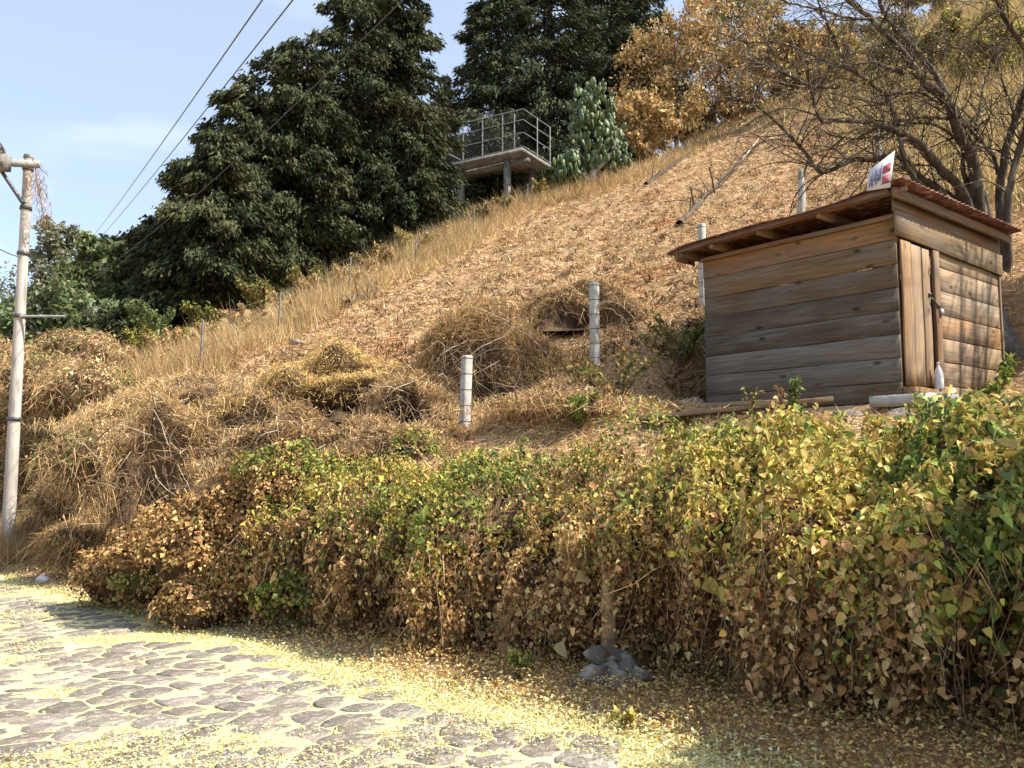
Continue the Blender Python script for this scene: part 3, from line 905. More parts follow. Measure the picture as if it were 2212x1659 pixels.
# ------------------------------------------------------------------ the vine hedge on the bank
hp = np.array(HEDGE[1:10], float)
hs = smooth_path(hp, 600)
hl = np.r_[0, np.cumsum(np.linalg.norm(np.diff(hs, axis=0), axis=1))]
ht = nrm(np.gradient(hs, axis=0)); hn = np.stack([ht[:, 1], -ht[:, 0]], -1)      # uphill normal
i0 = int(np.argmin(np.abs(hs[:, 0] - 6.0))); i1 = int(np.argmin(np.abs(hs[:, 0] + 2.6)))
topx = np.array([-3.0, -2.3, -1.6, -0.85, -0.45, 0.1, 0.72, 1.3, 1.82, 2.3, 2.76, 3.4, 4.1, 6.0])
topz = np.array([1.15, 1.35, 1.42, 1.52, 1.68, 1.50, 1.58, 1.80, 1.62, 1.62, 1.70, 2.2, 4.2, 5.0])  # right end, out of view, raised to cast shade on the verge


def cn(v, a=0.32, b=0.68):
    return sstep(a, b, v) - 0.5


def hedge_surf(l, v, top_share):
    """point on the hedge surface; v runs from the back of the crown (0) over the shoulder down to the road (1)"""
    bx_ = np.interp(l, hl, hs[:, 0]); by_ = np.interp(l, hl, hs[:, 1])
    nx = np.interp(l, hl, hn[:, 0]); ny = np.interp(l, hl, hn[:, 1])
    zt = np.interp(bx_, topx, topz) + 0.0 + 0.24 * cn(fbm(l * 1.3, l * 0, 14)) + 0.10 * (vn2(l * 4, l * 0, 15) - 0.5)
    z0 = road_z(bx_, by_)
    face = v > top_share
    hh = np.where(face, 1 - (v - top_share) / (1 - top_share), 1.0)
    swell = np.interp(bx_, [-2.5, -1, 1, 3, 6], [0.34, 0.30, 0.28, 0.34, 0.4])
    fade = sstep(0, 0.25, hh)
    o = swell * (0.25 + 0.9 * np.sqrt(np.clip(hh, 0, 1))) + 0.50 * cn(fbm(l * 1.7, hh * 2.2, 23)) * fade + 0.26 * cn(fbm(l * 4.6, hh * 1.1, 37, 3)) * (0.4 + 0.6 * fade) + 0.16 * cn(fbm(l * 7, hh * 7, 29, 3))
    back = np.where(face, 0, (1 - v / top_share) ** 1.15 * 1.75)
    crown = np.where(face, 0, 0.26 * cn(fbm(l * 2.1, back * 2.4, 33)) * np.minimum(1, back + 0.3) + 0.16 * cn(fbm(l * 5.5, back * 6, 35, 3)))
    sh_ = 0.70
    hr = np.where(face, hh * sh_, sh_ + (1 - sh_) * np.sin(np.clip(back / 1.0, 0, 1) * math.pi / 2) ** 0.9)
    z = z0 + hr * (zt - z0) + crown
    return bx_, by_, nx, ny, np.where(face, -o, -o + back), z, hr, face


def hedge_pts(n, inner=0.10, top_share=0.42, xr=None):
    l = U(hl[i0], hl[i1], n)
    v = rng.random(n)
    bx_, by_, nx, ny, out, z, hr, face = hedge_surf(l, v, top_share)
    out = out + np.where(face, inner * np.abs(rng.normal(size=n)) * 1.4, 0)
    x = bx_ + nx * out; y = by_ + ny * out
    gz = T(x, y)
    z = np.where(face, z, np.maximum(z, gz + 0.03)) + rng.normal(0, 0.03, n) - np.where(face, 0, np.abs(rng.normal(0, inner * 0.6, n)))
    nrmv = np.where(face[:, None], np.stack([-nx, -ny, 0.35 * np.ones(n)], -1), np.stack([-nx * 0.4, -ny * 0.4, np.ones(n)], -1))
    return np.stack([x, y, z], -1), nrm(nrmv), hr, l, face


hroot = thing('vine_hedge', 'long hedge of climbing vines over the roadside bank, green on top and dead brown below', 'hedge', (0.7, 6.75, 0.0))
# dark core sheet added behind the leaves to block light in the gaps
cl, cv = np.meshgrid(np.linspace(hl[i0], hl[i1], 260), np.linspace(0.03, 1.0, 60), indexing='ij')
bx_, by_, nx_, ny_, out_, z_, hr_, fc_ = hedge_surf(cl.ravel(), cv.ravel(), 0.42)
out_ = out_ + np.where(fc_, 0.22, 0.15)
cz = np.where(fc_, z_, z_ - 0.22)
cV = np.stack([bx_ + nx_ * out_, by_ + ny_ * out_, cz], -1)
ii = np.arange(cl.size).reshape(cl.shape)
build('light_block_core', cV, np.stack([ii[:-1, :-1], ii[1:, :-1], ii[1:, 1:], ii[:-1, 1:]], -1).reshape(-1, 4), M_core, hroot, smooth=True)
nc = 12500
P, N, hh, l, face = hedge_pts(nc, inner=0.07)
gap = fbm(l * 2.6, P[:, 2] * 2.0 + l, 41, 3)
k = (rng.random(nc) < np.where(face, 0.14 + 1.0 * sstep(0.37, 0.55, gap), 0.40 + 0.7 * sstep(0.34, 0.5, gap))) & (hh > 0.02 + 0.1 * vn2(l * 6, l * 0, 3))
P, N, hh, l, face = P[k], N[k], hh[k], l[k], face[k]
nl_ = 14
rp = lambda q: np.repeat(q, nl_, axis=0)
crad = rp(U(0.035, 0.10, len(P)))[:, None]; cid = rp(np.arange(len(P)))
P, N, hh, l, face = rp(P), rp(N), rp(hh), rp(l), rp(face)
P = P + rng.normal(0, 0.55, P.shape) * crad
# strings of leaves hanging down the lower curtain
ns_ = 2700; nl2 = 20
P2, N2, hh2, l2, f2 = hedge_pts(ns_, inner=0.03, top_share=0.18)
kk_ = rng.random(ns_) < 0.12 + 1.0 * sstep(0.40, 0.56, fbm(l2 * 4.6, hh2 * 1.1, 37, 3)); P2, N2, hh2, l2, f2 = P2[kk_], N2[kk_], hh2[kk_], l2[kk_], f2[kk_]; ns_ = len(P2)
t_ = U(0, 1, (ns_, nl2)); Ld = (U(0.2, 0.8, ns_))[:, None]
sw_ = rng.normal(0, 0.08, (ns_, 1, 3)); sw_[..., 2] = 0
Q = P2[:, None] + np.array([0, 0, -1.0]) * (t_ * Ld)[..., None] + sw_ * (t_ ** 2)[..., None] + rng.normal(0, 0.022, (ns_, nl2, 3)) + N2[:, None] * 0.04
Hz = np.interp(Q[..., 0], topx, topz); zr0 = road_z(Q[..., 0], Q[..., 1])
hq = np.clip((Q[..., 2] - zr0) / (Hz - zr0), 0, 1)
P = np.concatenate([P, Q.reshape(-1, 3)]); N = np.concatenate([N, np.repeat(N2, nl2, axis=0)]); hh = np.concatenate([hh, hq.ravel()])
l = np.concatenate([l, np.repeat(l2, nl2)]); face = np.concatenate([face, np.ones(ns_ * nl2, bool)]); cid = np.concatenate([cid, len(cid) + np.repeat(np.arange(ns_), nl2)])
P3, N3, hh3, l3, f3 = hedge_pts(52000, inner=0.17, top_share=0.36)
P = np.concatenate([P, P3]); N = np.concatenate([N, N3]); hh = np.concatenate([hh, hh3 * np.where(f3, 0.6, 0.8)]); l = np.concatenate([l, l3]); face = np.concatenate([face, f3]); cid = np.concatenate([cid, cid.max() + 1 + np.arange(52000)])
k = (P[:, 2] > road_z(P[:, 0], P[:, 1]) + 0.03) & ((P[:, 0] < 3.7) | (rng.random(len(P)) < 0.35))
P, N, hh, l, face, cid = P[k], N[k], hh[k], l[k], face[k], cid[k]; n = len(P)
crnd = rng.random(cid.max() + 1)[cid]; crnd2 = rng.random(cid.max() + 1)[cid]
A = nrm(np.array([0, 0, -1.0]) * 0.8 + rdir(n) * 0.8 + N * 0.25)
Nn = nrm(N + rdir(n) * 0.75)
px_ = P[:, 0]
big = sstep(0.8, 3.0, px_)
Ls = (0.032 + 0.014 * big) * np.exp(rng.normal(0, 0.38, n)); Ws = Ls * U(0.4, 1.0, n)
V, F = ovate(P, A, Nn, Ls, Ws)
patch = fbm(l * 1.1, hh * 1.6 + 7, 47)
patch2 = fbm(l * 3.3, hh * 3.0 + 3, 49)
pg = sstep(0.22 - 0.12 * big, 0.92, hh) * 0.72 + 1.35 * (patch - 0.48) * sstep(0.0, 0.35, hh) + 0.28 * big * sstep(0.3, 0.6, hh) + 0.04
pg = np.where(face, pg, pg + 0.02)
py_ = np.clip(0.56 + 1.9 * (patch2 - 0.5) - 0.12 * big, 0.1, 0.92)
u = 0.6 * crnd + 0.4 * rng.random(n)
c = np.where((u < pg)[:, None], np.where((0.6 * crnd2 + 0.4 * rng.random(n) < py_)[:, None], pick(YELLOWS, n, 0.2), pick(GREENS, n, 0.22)), pick(DEAD, n, 0.26))
build('foliage', V, F, M_leaf, hroot, np.tile(c, (2, 1)), kind='stuff')
# dry thread-like stems hanging down the face
n = 1300
P, N, hh, l, face = hedge_pts(n, inner=0.03, top_share=0.15)
k_ = 6
paths = np.empty((n, k_, 3)); Lh = U(0.25, 0.9, n)
sw = rng.normal(0, 0.16, (n, 3)); sw[:, 2] = 0
for q in range(k_):
    t = q / (k_ - 1)
    paths[:, q] = P + np.array([0, 0, -1]) * (Lh * t)[:, None] + sw * (t * t) + rng.normal(0, 0.012, (n, 3)) + N * 0.06 * t
paths[:, :, 2] = np.maximum(paths[:, :, 2], road_z(paths[:, :, 0], paths[:, :, 1]) + 0.05)
V, F = tubes(paths, np.linspace(0.0038, 0.0018, k_)[None].repeat(n, 0), 3)
build('hanging_stems', V, F, M_stickbrown, hroot, kind='stuff')
n = 9000
P, N, hh, l, face = hedge_pts(n, inner=0.03, top_share=0.25)
A = nrm(np.array([0, 0, -1.0]) + rdir(n) * 0.9)
V, F = blades(P, A, U(0.08, 0.22, n), U(0.003, 0.007, n), droop=0.3)
build('dry_tendrils', V, F, M_straw, hroot, pick(BRUSH + STRAW, n, 0.25), kind='stuff')

# upright and trailing shoots on top of the hedge (fresh green sprays)
gl = []
for (px, py, Yd, hgt, n_) in [(900, 985, 7.9, 0.32, 260), (1385, 965, 7.2, 0.45, 420), (1560, 985, 6.9, 0.26, 200), (1640, 1000, 6.6, 0.22, 240), (1250, 1010, 7.4, 0.22, 160),
                              (1840, 1020, 6.2, 0.22, 240), (1960, 1010, 6.0, 0.2, 200), (2080, 990, 6.0, 0.26, 320), (2180, 960, 5.6, 0.36, 420), (700, 1010, 8.6, 0.22, 180), (2140, 1080, 5.2, 0.45, 420), (1900, 1120, 5.4, 0.35, 300), (2050, 1150, 5.1, 0.35, 300)]:
    c_ = at(px, py, Yd)
    d = rdir(n_); d[:, 2] = np.abs(d[:, 2])
    P = c_ + d * np.array([hgt * 0.9, hgt * 0.8, hgt]) * U(0.35, 1, n_)[:, None] ** 0.6
    s_ = 0.038 if px < 1700 else 0.055
    gl.append((P, d, np.full(n_, s_)))
P = np.concatenate([q[0] for q in gl]); D = np.concatenate([q[1] for q in gl]); S0 = np.concatenate([q[2] for q in gl]); n = len(P)
V, F = ovate(P, nrm(D + rdir(n) * 0.7 + np.array([0, 0, -0.4])), nrm(D + rdir(n) * 0.6 + np.array([0, 0, 0.6])), S0 * np.exp(rng.normal(0, 0.25, n)), S0 * U(0.5, 0.85, n))
build('green_shoots', V, F, M_leaf, hroot, np.tile(np.where((rng.random(n) < 0.35)[:, None], pick(YELLOWS, n, 0.2), pick(GREENS, n, 0.25)), (2, 1)), kind='stuff')

# large heart-shaped leaves that can be told apart, at the near end
heart = np.array([[0, 0, 0], [-0.30, -0.12, 0.05], [-0.50, 0.18, 0.10], [-0.36, 0.60, 0.05], [0, 1.0, -0.10], [0.36, 0.60, 0.05], [0.50, 0.18, 0.10], [0.30, -0.12, 0.05], [0, 0.45, -0.02]])
hf = np.array([[8, 0, 1], [8, 1, 2], [8, 2, 3], [8, 3, 4], [8, 4, 5], [8, 5, 6], [8, 6, 7], [8, 7, 0]])
hm = []
for q in range(6):
    hv = heart + rng.normal(0, 0.055, heart.shape); hv[:, 2] *= U(0.8, 3.5); hv[:, 0] *= U(0.75, 1.05)
    hm.append(mesh_data('vine_leaf', hv, hf, M_bigleaf, smooth=False))
P, N, hh, l, face = hedge_pts(2600, inner=0.02, top_share=0.22)
cnt = 0
for p, nn, h_ in zip(P, N, hh):
    if p[0] < 1.6 or p[0] > 4.4 or p[0] / p[1] > 0.64 or p[0] < 1.6 + 1.2 * random.random() ** 2: continue
    if h_ < 0.25 and random.random() < 0.6: continue
    if cnt >= 270: break
    cnt += 1
    o = link('leaf', random.choice(hm), hroot)
    zax = Vector(nrm(nn * 1.0 + rng.normal(0, 0.6, 3)))
    yax = Vector((random.gauss(0, 0.6), random.gauss(0, 0.6), -1)); yax = (yax - zax * yax.dot(zax)).normalized()
    xax = yax.cross(zax)
    from mathutils import Matrix
    s = random.uniform(0.045, 0.09)
    mt = Matrix((xax, yax, zax)).transposed().to_4x4()
    o.matrix_local = Matrix.Translation(Vector(p + nn * 0.05 - off(hroot))) @ mt @ Matrix.Scale(s, 4)
    g_ = 0.15 + 0.75 * sstep(0.2, 0.75, h_)
    c = random.choice(GREENS) if random.random() < g_ * 0.72 else random.choice(YELLOWS if random.random() < g_ * 0.6 else [(0.45, 0.24, 0.09), (0.52, 0.31, 0.13), (0.36, 0.18, 0.07), (0.40, 0.22, 0.11)])
    b = random.uniform(0.8, 1.25); o.color = (c[0] * b, c[1] * b, c[2] * b, 1)


# leafy mounds (shells of leaves over lumps)
def leaf_mound(parent, name, lumps, n, pal, L=0.05, dens=0.12, mat=None, kind='stuff', extra=None, wid=(0.5, 0.9), minz=True, core=0.0):
    lumps = np.array(lumps, float)
    vol = lumps[:, 3] * lumps[:, 4] + lumps[:, 5] * lumps[:, 3]
    li = rng.choice(len(lumps), n, p=vol / vol.sum())
    d = rdir(n); lo = rng.random(n) < 0.8; d[lo, 2] = np.abs(d[lo, 2])
    s = (0.62 + 0.76 * fbm(d[:, 0] * 2.5 + li * 3.7, d[:, 1] * 2.5 + d[:, 2] * 2, 6)) * (1 - np.abs(rng.normal(0, dens, n)))
    P = lumps[li, :3] + d * s[:, None] * lumps[li, 3:6]
    if minz:
        gz = T(P[:, 0], P[:, 1]); P[:, 2] = np.maximum(P[:, 2], gz + 0.03)
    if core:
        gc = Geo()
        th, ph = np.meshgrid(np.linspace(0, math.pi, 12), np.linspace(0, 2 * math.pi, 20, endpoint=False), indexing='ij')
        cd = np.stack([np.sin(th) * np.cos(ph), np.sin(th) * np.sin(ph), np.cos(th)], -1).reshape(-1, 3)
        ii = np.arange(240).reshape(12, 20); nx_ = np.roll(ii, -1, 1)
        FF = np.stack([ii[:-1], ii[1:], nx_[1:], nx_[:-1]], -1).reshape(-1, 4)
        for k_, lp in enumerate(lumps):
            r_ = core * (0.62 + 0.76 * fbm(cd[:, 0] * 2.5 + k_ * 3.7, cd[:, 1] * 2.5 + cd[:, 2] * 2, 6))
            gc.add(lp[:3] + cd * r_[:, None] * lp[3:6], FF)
        gc.done('light_block_core', M_core, parent, smooth=True)  # dark cores added inside the lumps to deepen the shadows between them
    A = nrm(rdir(n) + np.array([0, 0, -0.8]) + d * 0.3); Nn = nrm(d + rdir(n) * 0.7)
    Ls = L * np.exp(rng.normal(0, 0.3, n))
    V, F = leaves(P, A, Nn, Ls, Ls * U(*wid, n), 0.3)
    c = pick(pal, n, 0.25)
    if extra is not None: c = extra(P, d, c)
    return build(name, V, F, mat or M_dry, parent, c, kind=kind)


def lump(px, py, Yd, rx, ry, rz):
    c = at(px, py, Yd); return (c[0], c[1], c[2], rx, ry, rz)


db = thing('dry_bush', 'rust brown dead bush bulging onto the road edge beyond the hedge end', 'bush', (-3.0, 9.0, -0.15))
leaf_mound(db, 'dead_leaves', [lump(440, 1200, 9.3, 0.62, 0.7, 0.75), lump(540, 1140, 9.3, 0.5, 0.6, 0.72), lump(330, 1210, 10.0, 0.55, 0.6, 0.62), lump(430, 1310, 8.9, 0.42, 0.45, 0.40),
                               lump(250, 1250, 10.6, 0.5, 0.5, 0.42), lump(610, 1070, 9.3, 0.5, 0.6, 0.55), lump(500, 1270, 8.9, 0.35, 0.4, 0.4)], 52000,
           DEAD + [(0.52, 0.33, 0.14), (0.44, 0.28, 0.11)], L=0.038, wid=(0.4, 0.95), dens=0.14, core=0.70)
n = 3500
leaf_mound(db, 'green_leaves', [lump(610, 1030, 9.2, 0.5, 0.5, 0.4), lump(650, 1300, 8.3, 0.5, 0.25, 0.3), lump(310, 1260, 9.8, 0.4, 0.3, 0.25)], n, OLIVE + GREENS, L=0.05)
sticks(db, [[at(560, 1120, 8.9), at(480, 1190, 8.6), at(430, 1290, 8.4)], [at(330, 1130, 9.8), at(300, 1210, 9.6), at(290, 1290, 9.5)], [at(620, 1090, 8.9), at(640, 1190, 8.5), at(650, 1300, 8.2)]], (0.01, 0.005), M_twig, 'stem')

vt = thing('vine_thicket', 'tangled thicket of dry vines smothering the bank around the utility pole', 'thicket', (-8.5, 15.5, -0.4))
lumps = []
for (px, py, Yd, r) in [(40, 900, 21.5, 1.5), (100, 830, 20.5, 1.3), (190, 850, 19.5, 1.3), (135, 960, 20.0, 1.2), (60, 1040, 20.6, 1.2), (165, 1080, 18.0, 1.0), (110, 1140, 18.9, 0.75), (215, 1000, 15.5, 1.1),
                        (10, 980, 22, 1.5), (-40, 1060, 22, 1.6), (-30, 880, 23, 1.8), (170, 1170, 14.2, 0.6), (270, 930, 16.8, 0.9), (0, 800, 24, 1.5), (170, 770, 22, 1.2)]:
    c_ = at(px, py, Yd); lumps.append((*c_, r, r * 0.8, r * 0.62))


def vt_col(P, d, c):
    q = fbm(P[:, 0] * 0.8 + P[:, 1] * 0.3, P[:, 2] * 1.1, 91)
    lowd = sstep(1.2, 0.0, P[:, 2] - road_z(P[:, 0], P[:, 1]))
    g_ = rng.random(len(P)) < sstep(0.40, 0.62, q) * 0.85
    c = np.where(g_[:, None], pick(OLIVE + GREENS[:1], len(P), 0.2), c)
    return np.where((rng.random(len(P)) < lowd * 0.8)[:, None], pick(DEAD, len(P), 0.25), c)


leaf_mound(vt, 'dry_leaves', lumps, 45000, STRAW + [(0.5, 0.36, 0.16), (0.44, 0.34, 0.15), (0.36, 0.28, 0.12)], L=0.068, dens=0.16, extra=vt_col, wid=(0.2, 0.6), core=0.75)
n = 30000
li = rng.integers(0, len(lumps), n); la = np.array(lumps)
d = rdir(n); P = la[li, :3] + d * la[li, 3:6] * U(0.8, 1.1, n)[:, None]
P[:, 2] = np.maximum(P[:, 2], T(P[:, 0], P[:, 1]) + 0.03)
V, F = blades(P, nrm(rdir(n) + d * 0.3 + np.array([0, 0, -0.3])), U(0.15, 0.5, n), U(0.006, 0.012, n), droop=0.45)
lowv = rng.random(n) < sstep(1.6, 0.2, P[:, 2] - road_z(P[:, 0], P[:, 1]))
build('vine_stems', V, F, M_straw, vt, np.where(lowv[:, None], pick(DEAD + BRUSH, n, 0.25), pick(STRAW + BRUSH, n, 0.25)), kind='stuff')

# small weeds between the heaps and on the verge
def weed(name, label, base, h, n, L, pal, cat='weed', spread=0.5, mat=None, group=None, stems=4):
    base = np.asarray(base, float)
    r = thing(name, label, cat, base, group)
    tips = []
    for k in range(stems):
        a = U(0, 6.28); tip = base + np.array([math.cos(a) * h * spread * U(0.3, 1), math.sin(a) * h * spread * U(0.3, 1), h * U(0.7, 1.0)])
        mid = (base + tip) / 2 + np.array([0, 0, h * 0.12])
        V, F = tube([base, mid, tip], 0.008 + 0.004 * h, 0.003, 4, 7)
        build('stem', V, F, M_twig, r, smooth=True)
        tips.append(smooth_path([base, mid, tip], 20))
    tp = np.array(tips)
    si = rng.integers(0, stems, n); ti = rng.integers(5, 20, n)
    P = tp[si, ti] + rdir(n) * h * 0.13 * U(0, 1, n)[:, None]
    P[:, 2] = np.maximum(P[:, 2], base[2] + 0.01)
    Ls = L * np.exp(rng.normal(0, 0.28, n))
    V, F = leaves(P, nrm(rdir(n) + np.array([0, 0, 0.1])), nrm(rdir(n) * 0.6 + np.array([0, 0, 1])), Ls, Ls * U(0.35, 0.6, n))
    build('leaves', V, F, mat or M_leaf, r, pick(pal, n, 0.25), kind='stuff')
    return r


def wg(px, py, y0=4.0): return on_ground(px, py, y0)


weed('shrub', 'dull green scrub beside the lower left corner of the shed', wg(1470, 800, 9), 0.75, 900, 0.07, OLIVE + GREENS[:3], 'shrub', 0.9, stems=9)
weed('shrub', 'dark green scrub on the bank between taller concrete post and board walkway', wg(1330, 890, 9), 0.7, 1300, 0.06, OLIVE + BRUSH + GREENS[:3], 'shrub', 1.1, stems=10)
weed('shrub', 'leafy green shoots at the left end of the board walkway', wg(1250, 930, 8.5), 0.45, 500, 0.07, GREENS, 'shrub', 0.9, stems=7)
weed('weed', 'bright green weed on the verge, in front of the stone-footed post', wg(1120, 1470), 0.2, 160, 0.045, GREENS[1:], stems=5)
weed('weed', 'yellow green weed low on the verge nearest the road', wg(1350, 1590), 0.13, 120, 0.04, GREENS[3:] + YELLOWS, stems=5)
weed('weed', 'bright green sapling on the orange grass beside the left bank', wg(235, 915, 12), 0.7, 220, 0.12, [(0.16, 0.26, 0.05), (0.24, 0.33, 0.07)], stems=5)

# ------------------------------------------------------------------ concrete fence posts
def conc_post(label, px, py0, py1, Yd, w=0.15, ties=6, rot=0.9, lean=0.0):
    b = on_ground(px, py0, 9.5); t = at(px, py1, b[1]); h = t[2] - b[2]
    r = thing('concrete_post', label, 'post', (b[0], b[1], b[2] - 0.3), 'concrete fence posts on the slope')
    ca, sa_ = math.cos(rot), math.sin(rot)
    ax_, ay_ = np.array([ca, sa_, 0]), np.array([-sa_, ca, 0])
    az_ = nrm(np.array([lean, 0, 1.0]))
    # square shaft with chamfered corners: octagonal section
    sec = []
    c_ = 0.018
    for sx, sy in ((1, 1), (-1, 1), (-1, -1), (1, -1)):
        p1 = ax_ * sx * (w / 2 - c_) + ay_ * sy * w / 2; p2 = ax_ * sx * w / 2 + ay_ * sy * (w / 2 - c_)
        sec += [p2, p1] if sx * sy > 0 else [p1, p2]
    sec = np.array(sec)
    base = np.array([b[0], b[1], b[2] - 0.3]); H = h + 0.3
    zs = [0, H - 0.015, H]
    rings = [base + sec * s + az_ * z for s, z in ((1, 0), (1, H - 0.015), (0.86, H))]
    V = np.concatenate(rings + [[base + az_ * H]])
    tri = []
    for q in range(2):
        for k in range(8):
            a, bb = q * 8 + k, q * 8 + (k + 1) % 8
            tri += [[a, bb, bb + 8], [a, bb + 8, a + 8]]
    for k in range(8): tri.append([16 + k, 16 + (k + 1) % 8, 24])
    build('shaft', V, np.array(tri), M_conc, r)
    for k in range(ties):
        z = 0.3 + h * (0.10 + 0.86 * k / max(ties - 1, 1))
        q = base + sec * 1.015 + az_ * z
        loop = np.concatenate([q, q[:1]])[None]
        V, F = tubes(loop, np.full((1, 9), 0.0055), 4, cap=False)
        build('wire_tie', V, F, M_wire, r)
    return r


conc_post('shorter leaning concrete post in front of the large brush heap', 1002, 928, 768, 13.0, 0.13, 5, 0.68, 0.03)
conc_post('taller pale concrete post in the middle of the slope', 1285, 792, 610, 13.6, 0.13, 6, 0.68)
conc_post('concrete post half hidden behind the left end of the shed', 1519, 660, 484, 14.6, 0.13, 6, 0.68)

# post standing in the hedge on a stone footing
b = at(1316, 1400, 6.02)
hpst = thing('wooden_post', 'weathered post standing in the hedge above a heap of grey stones', 'post', (b[0], b[1], b[2] - 0.1))
V, F = tube([b - [0, 0, 0.12], b + [0.0, 0.02, 0.3], b + [0.01, 0.05, 0.45], b + [0.0, 0.1, 0.66]], 0.056, 0.05, 10, 12, 0.05)
o = build('shaft', V, F, M_stickbrown, hpst, smooth=True)
V, F = tube([b + [-0.14, -0.03, 0.07], b + [0.0, -0.07, 0.07], b + [0.14, -0.04, 0.075]], 0.004, 0.004, 4)
build('wire_tie', V, F, M_wire, hpst)


def rock_mesh(c, r, seed, squash=(1, 1, 0.7), sub=2):
    import bmesh
    bm = bmesh.new(); bmesh.ops.create_icosphere(bm, subdivisions=sub, radius=1)
    V = np.array([v.co for v in bm.verts]); F = np.array([[v.index for v in f.verts] for f in bm.faces]); bm.free()
    k = 0.60 + 0.62 * fbm(V[:, 0] * 1.3 + seed * 3.1, V[:, 1] * 1.3 + V[:, 2] * 1.9 + seed, seed)
    for q_ in range(7):                      # knock flat facets off it
        fn = nrm(np.array([math.sin(seed * 7.1 + q_ * 2.4), math.cos(seed * 3.3 + q_ * 1.7), math.sin(seed * 1.9 + q_ * 4.1)]))
        k = np.minimum(k, (0.62 + 0.1 * math.sin(seed + q_)) / np.maximum(V @ fn, 0.05))
    return V * k[:, None] * r * np.asarray(squash) + np.asarray(c), F


ft = thing('stone_footing', 'rough heap of grey mortared stones at the foot of the hedge post', 'rocks', (b[0], b[1] - 0.03, b[2] - 0.25))
for k, (dx, dy, dz, r) in enumerate([(-0.09, -0.12, 0.05, 0.10), (0.09, -0.12, -0.02, 0.11), (-0.12, -0.2, -0.09, 0.13), (0.03, -0.25, -0.12, 0.13), (0.15, -0.2, -0.1, 0.11), (-0.02, -0.12, -0.03, 0.11), (-0.2, -0.16, -0.15, 0.10), (0.0, -0.1, 0.02, 0.09)]):
    V, F = rock_mesh((b[0] + dx * 1.1, b[1] + dy, b[2] + dz - 0.06), r * 1.05, k + 5, (1.1, 1, 0.75), 3)
    build('stone', V, F, M_rock, ft)

# ------------------------------------------------------------------ the shed
def w3(a, b_, z): return np.array([SHED_C[0] + SU[0] * a + SV[0] * b_, SHED_C[1] + SU[1] * a + SV[1] * b_, z])


su3 = np.array([*SU, 0]); sv3 = np.array([*SV, 0]); up = np.array([0, 0, 1.0])
shed = thing('wooden_shed', 'small weathered plank shed with a rusty red corrugated roof on the slope', 'shed', (*SHED_C, PAD_Z))


def board(parent, name, c, length, thick, height, xdir, color, zdir=None, bev=0.003, taper=0.0, label=None):
    """board with bevelled long edges; local X runs along it"""
    xdir = nrm(np.asarray(xdir, float)); zdir = up if zdir is None else nrm(np.asarray(zdir, float))
    ydir = nrm(np.cross(zdir, xdir)); zdir = np.cross(xdir, ydir)
    h, t, b2 = height / 2, thick / 2, bev
    sec = [(-t, -h + b2), (-t + b2, -h), (t - b2, -h), (t, -h + b2), (t, h - b2), (t - b2, h), (-t + b2, h), (-t, h - b2)]
    NS = 9
    V = []
    ph = U(0, 6.28)
    for k in range(NS):
        xx = (k / (NS - 1) - 0.5) * length
        wob = 0.003 * math.sin(k * 1.3 + ph)
        for y_, z_ in sec: V.append((xx, y_ + wob * 0.5, z_ * (1 - taper * k / (NS - 1)) + wob))
    F = []
    for k in range(NS - 1):
        for q in range(8):
            a, b_ = k * 8 + q, k * 8 + (q + 1) % 8
            F.append([a, b_, b_ + 8, a + 8])
    for s0, fl in ((0, True), ((NS - 1) * 8, False)):
        for i_, j_, k_, l_ in ((0, 1, 2, 3), (0, 3, 4, 7), (4, 5, 6, 7)):
            f_ = [s0 + i_, s0 + j_, s0 + k_, s0 + l_]; F.append(f_ if not fl else f_[::-1])
    me = mesh_data(name, np.array(V), np.array(F), M_wood)
    o = link(name, me, parent)
    o.matrix_local = Matrix.Translation(Vector(np.asarray(c) - off(parent) if parent.parent is None else np.asarray(c) - off(parent) - off(parent.parent))) @ Matrix([list(xdir), list(ydir), list(zdir)]).transposed().to_4x4()
    o.color = (*color, 1)
    if label: o['label'] = label
    return o


WARM = (0.28, 0.145, 0.055); WARM2 = (0.22, 0.12, 0.053); GREYB = (0.125, 0.088, 0.054); GREYD = (0.092, 0.070, 0.049); GREYL = (0.19, 0.16, 0.125)
LW, RW = 2.90, 3.05
# left wall: level planks
zs = [2.30, 2.545, 2.84, 3.125, 3.415, 3.705, 3.995, 4.30, 4.57]
cols = [(0.13, 0.085, 0.05), (0.17, 0.14, 0.105), (0.18, 0.152, 0.12), GREYD, GREYD, GREYB, (0.19, 0.12, 0.062), WARM]
for k in range(8):
    z0, z1 = zs[k], zs[k + 1]
    L_ = LW + U(-0.015, 0.02)
    board(shed, 'plank', w3(L_ / 2 - 0.0, U(-0.004, 0.004), (z0 + z1) / 2), L_, 0.024, z1 - z0 - 0.007, -su3, cols[k], label='warm orange top plank' if k == 7 else None)
# inner lining so that the gaps are dark, back and far walls
for a_, b_, L_, xd in ((LW, RW / 2, RW, sv3), (LW / 2, RW, LW, su3)):
    for k in range(7):
        board(shed, 'plank', w3(a_, b_, 2.45 + 0.31 * k), L_, 0.024, 0.30, xd, GREYB)
for a_, b_ in ((0.05, 0.06), (LW - 0.06, 0.06), (0.06, RW - 0.06), (LW - 0.06, RW - 0.06)):
    board(shed, 'corner_post', w3(a_, b_, 3.45), 2.25, 0.08, 0.08, up, WARM2, zdir=su3)
# rail under the eave of the left wall and sloping lookouts
board(shed, 'rail', w3(LW / 2, -0.035, 4.585), LW + 0.05, 0.05, 0.055, -su3, WARM2)
# roof: falls from the door wall (a<0) to the back; corrugated sheet
RA0, RA1, RB0, RB1 = -0.30, LW + 0.42, -0.36, RW + 0.18


def roof_h(a): return 4.885 - 0.035 * a


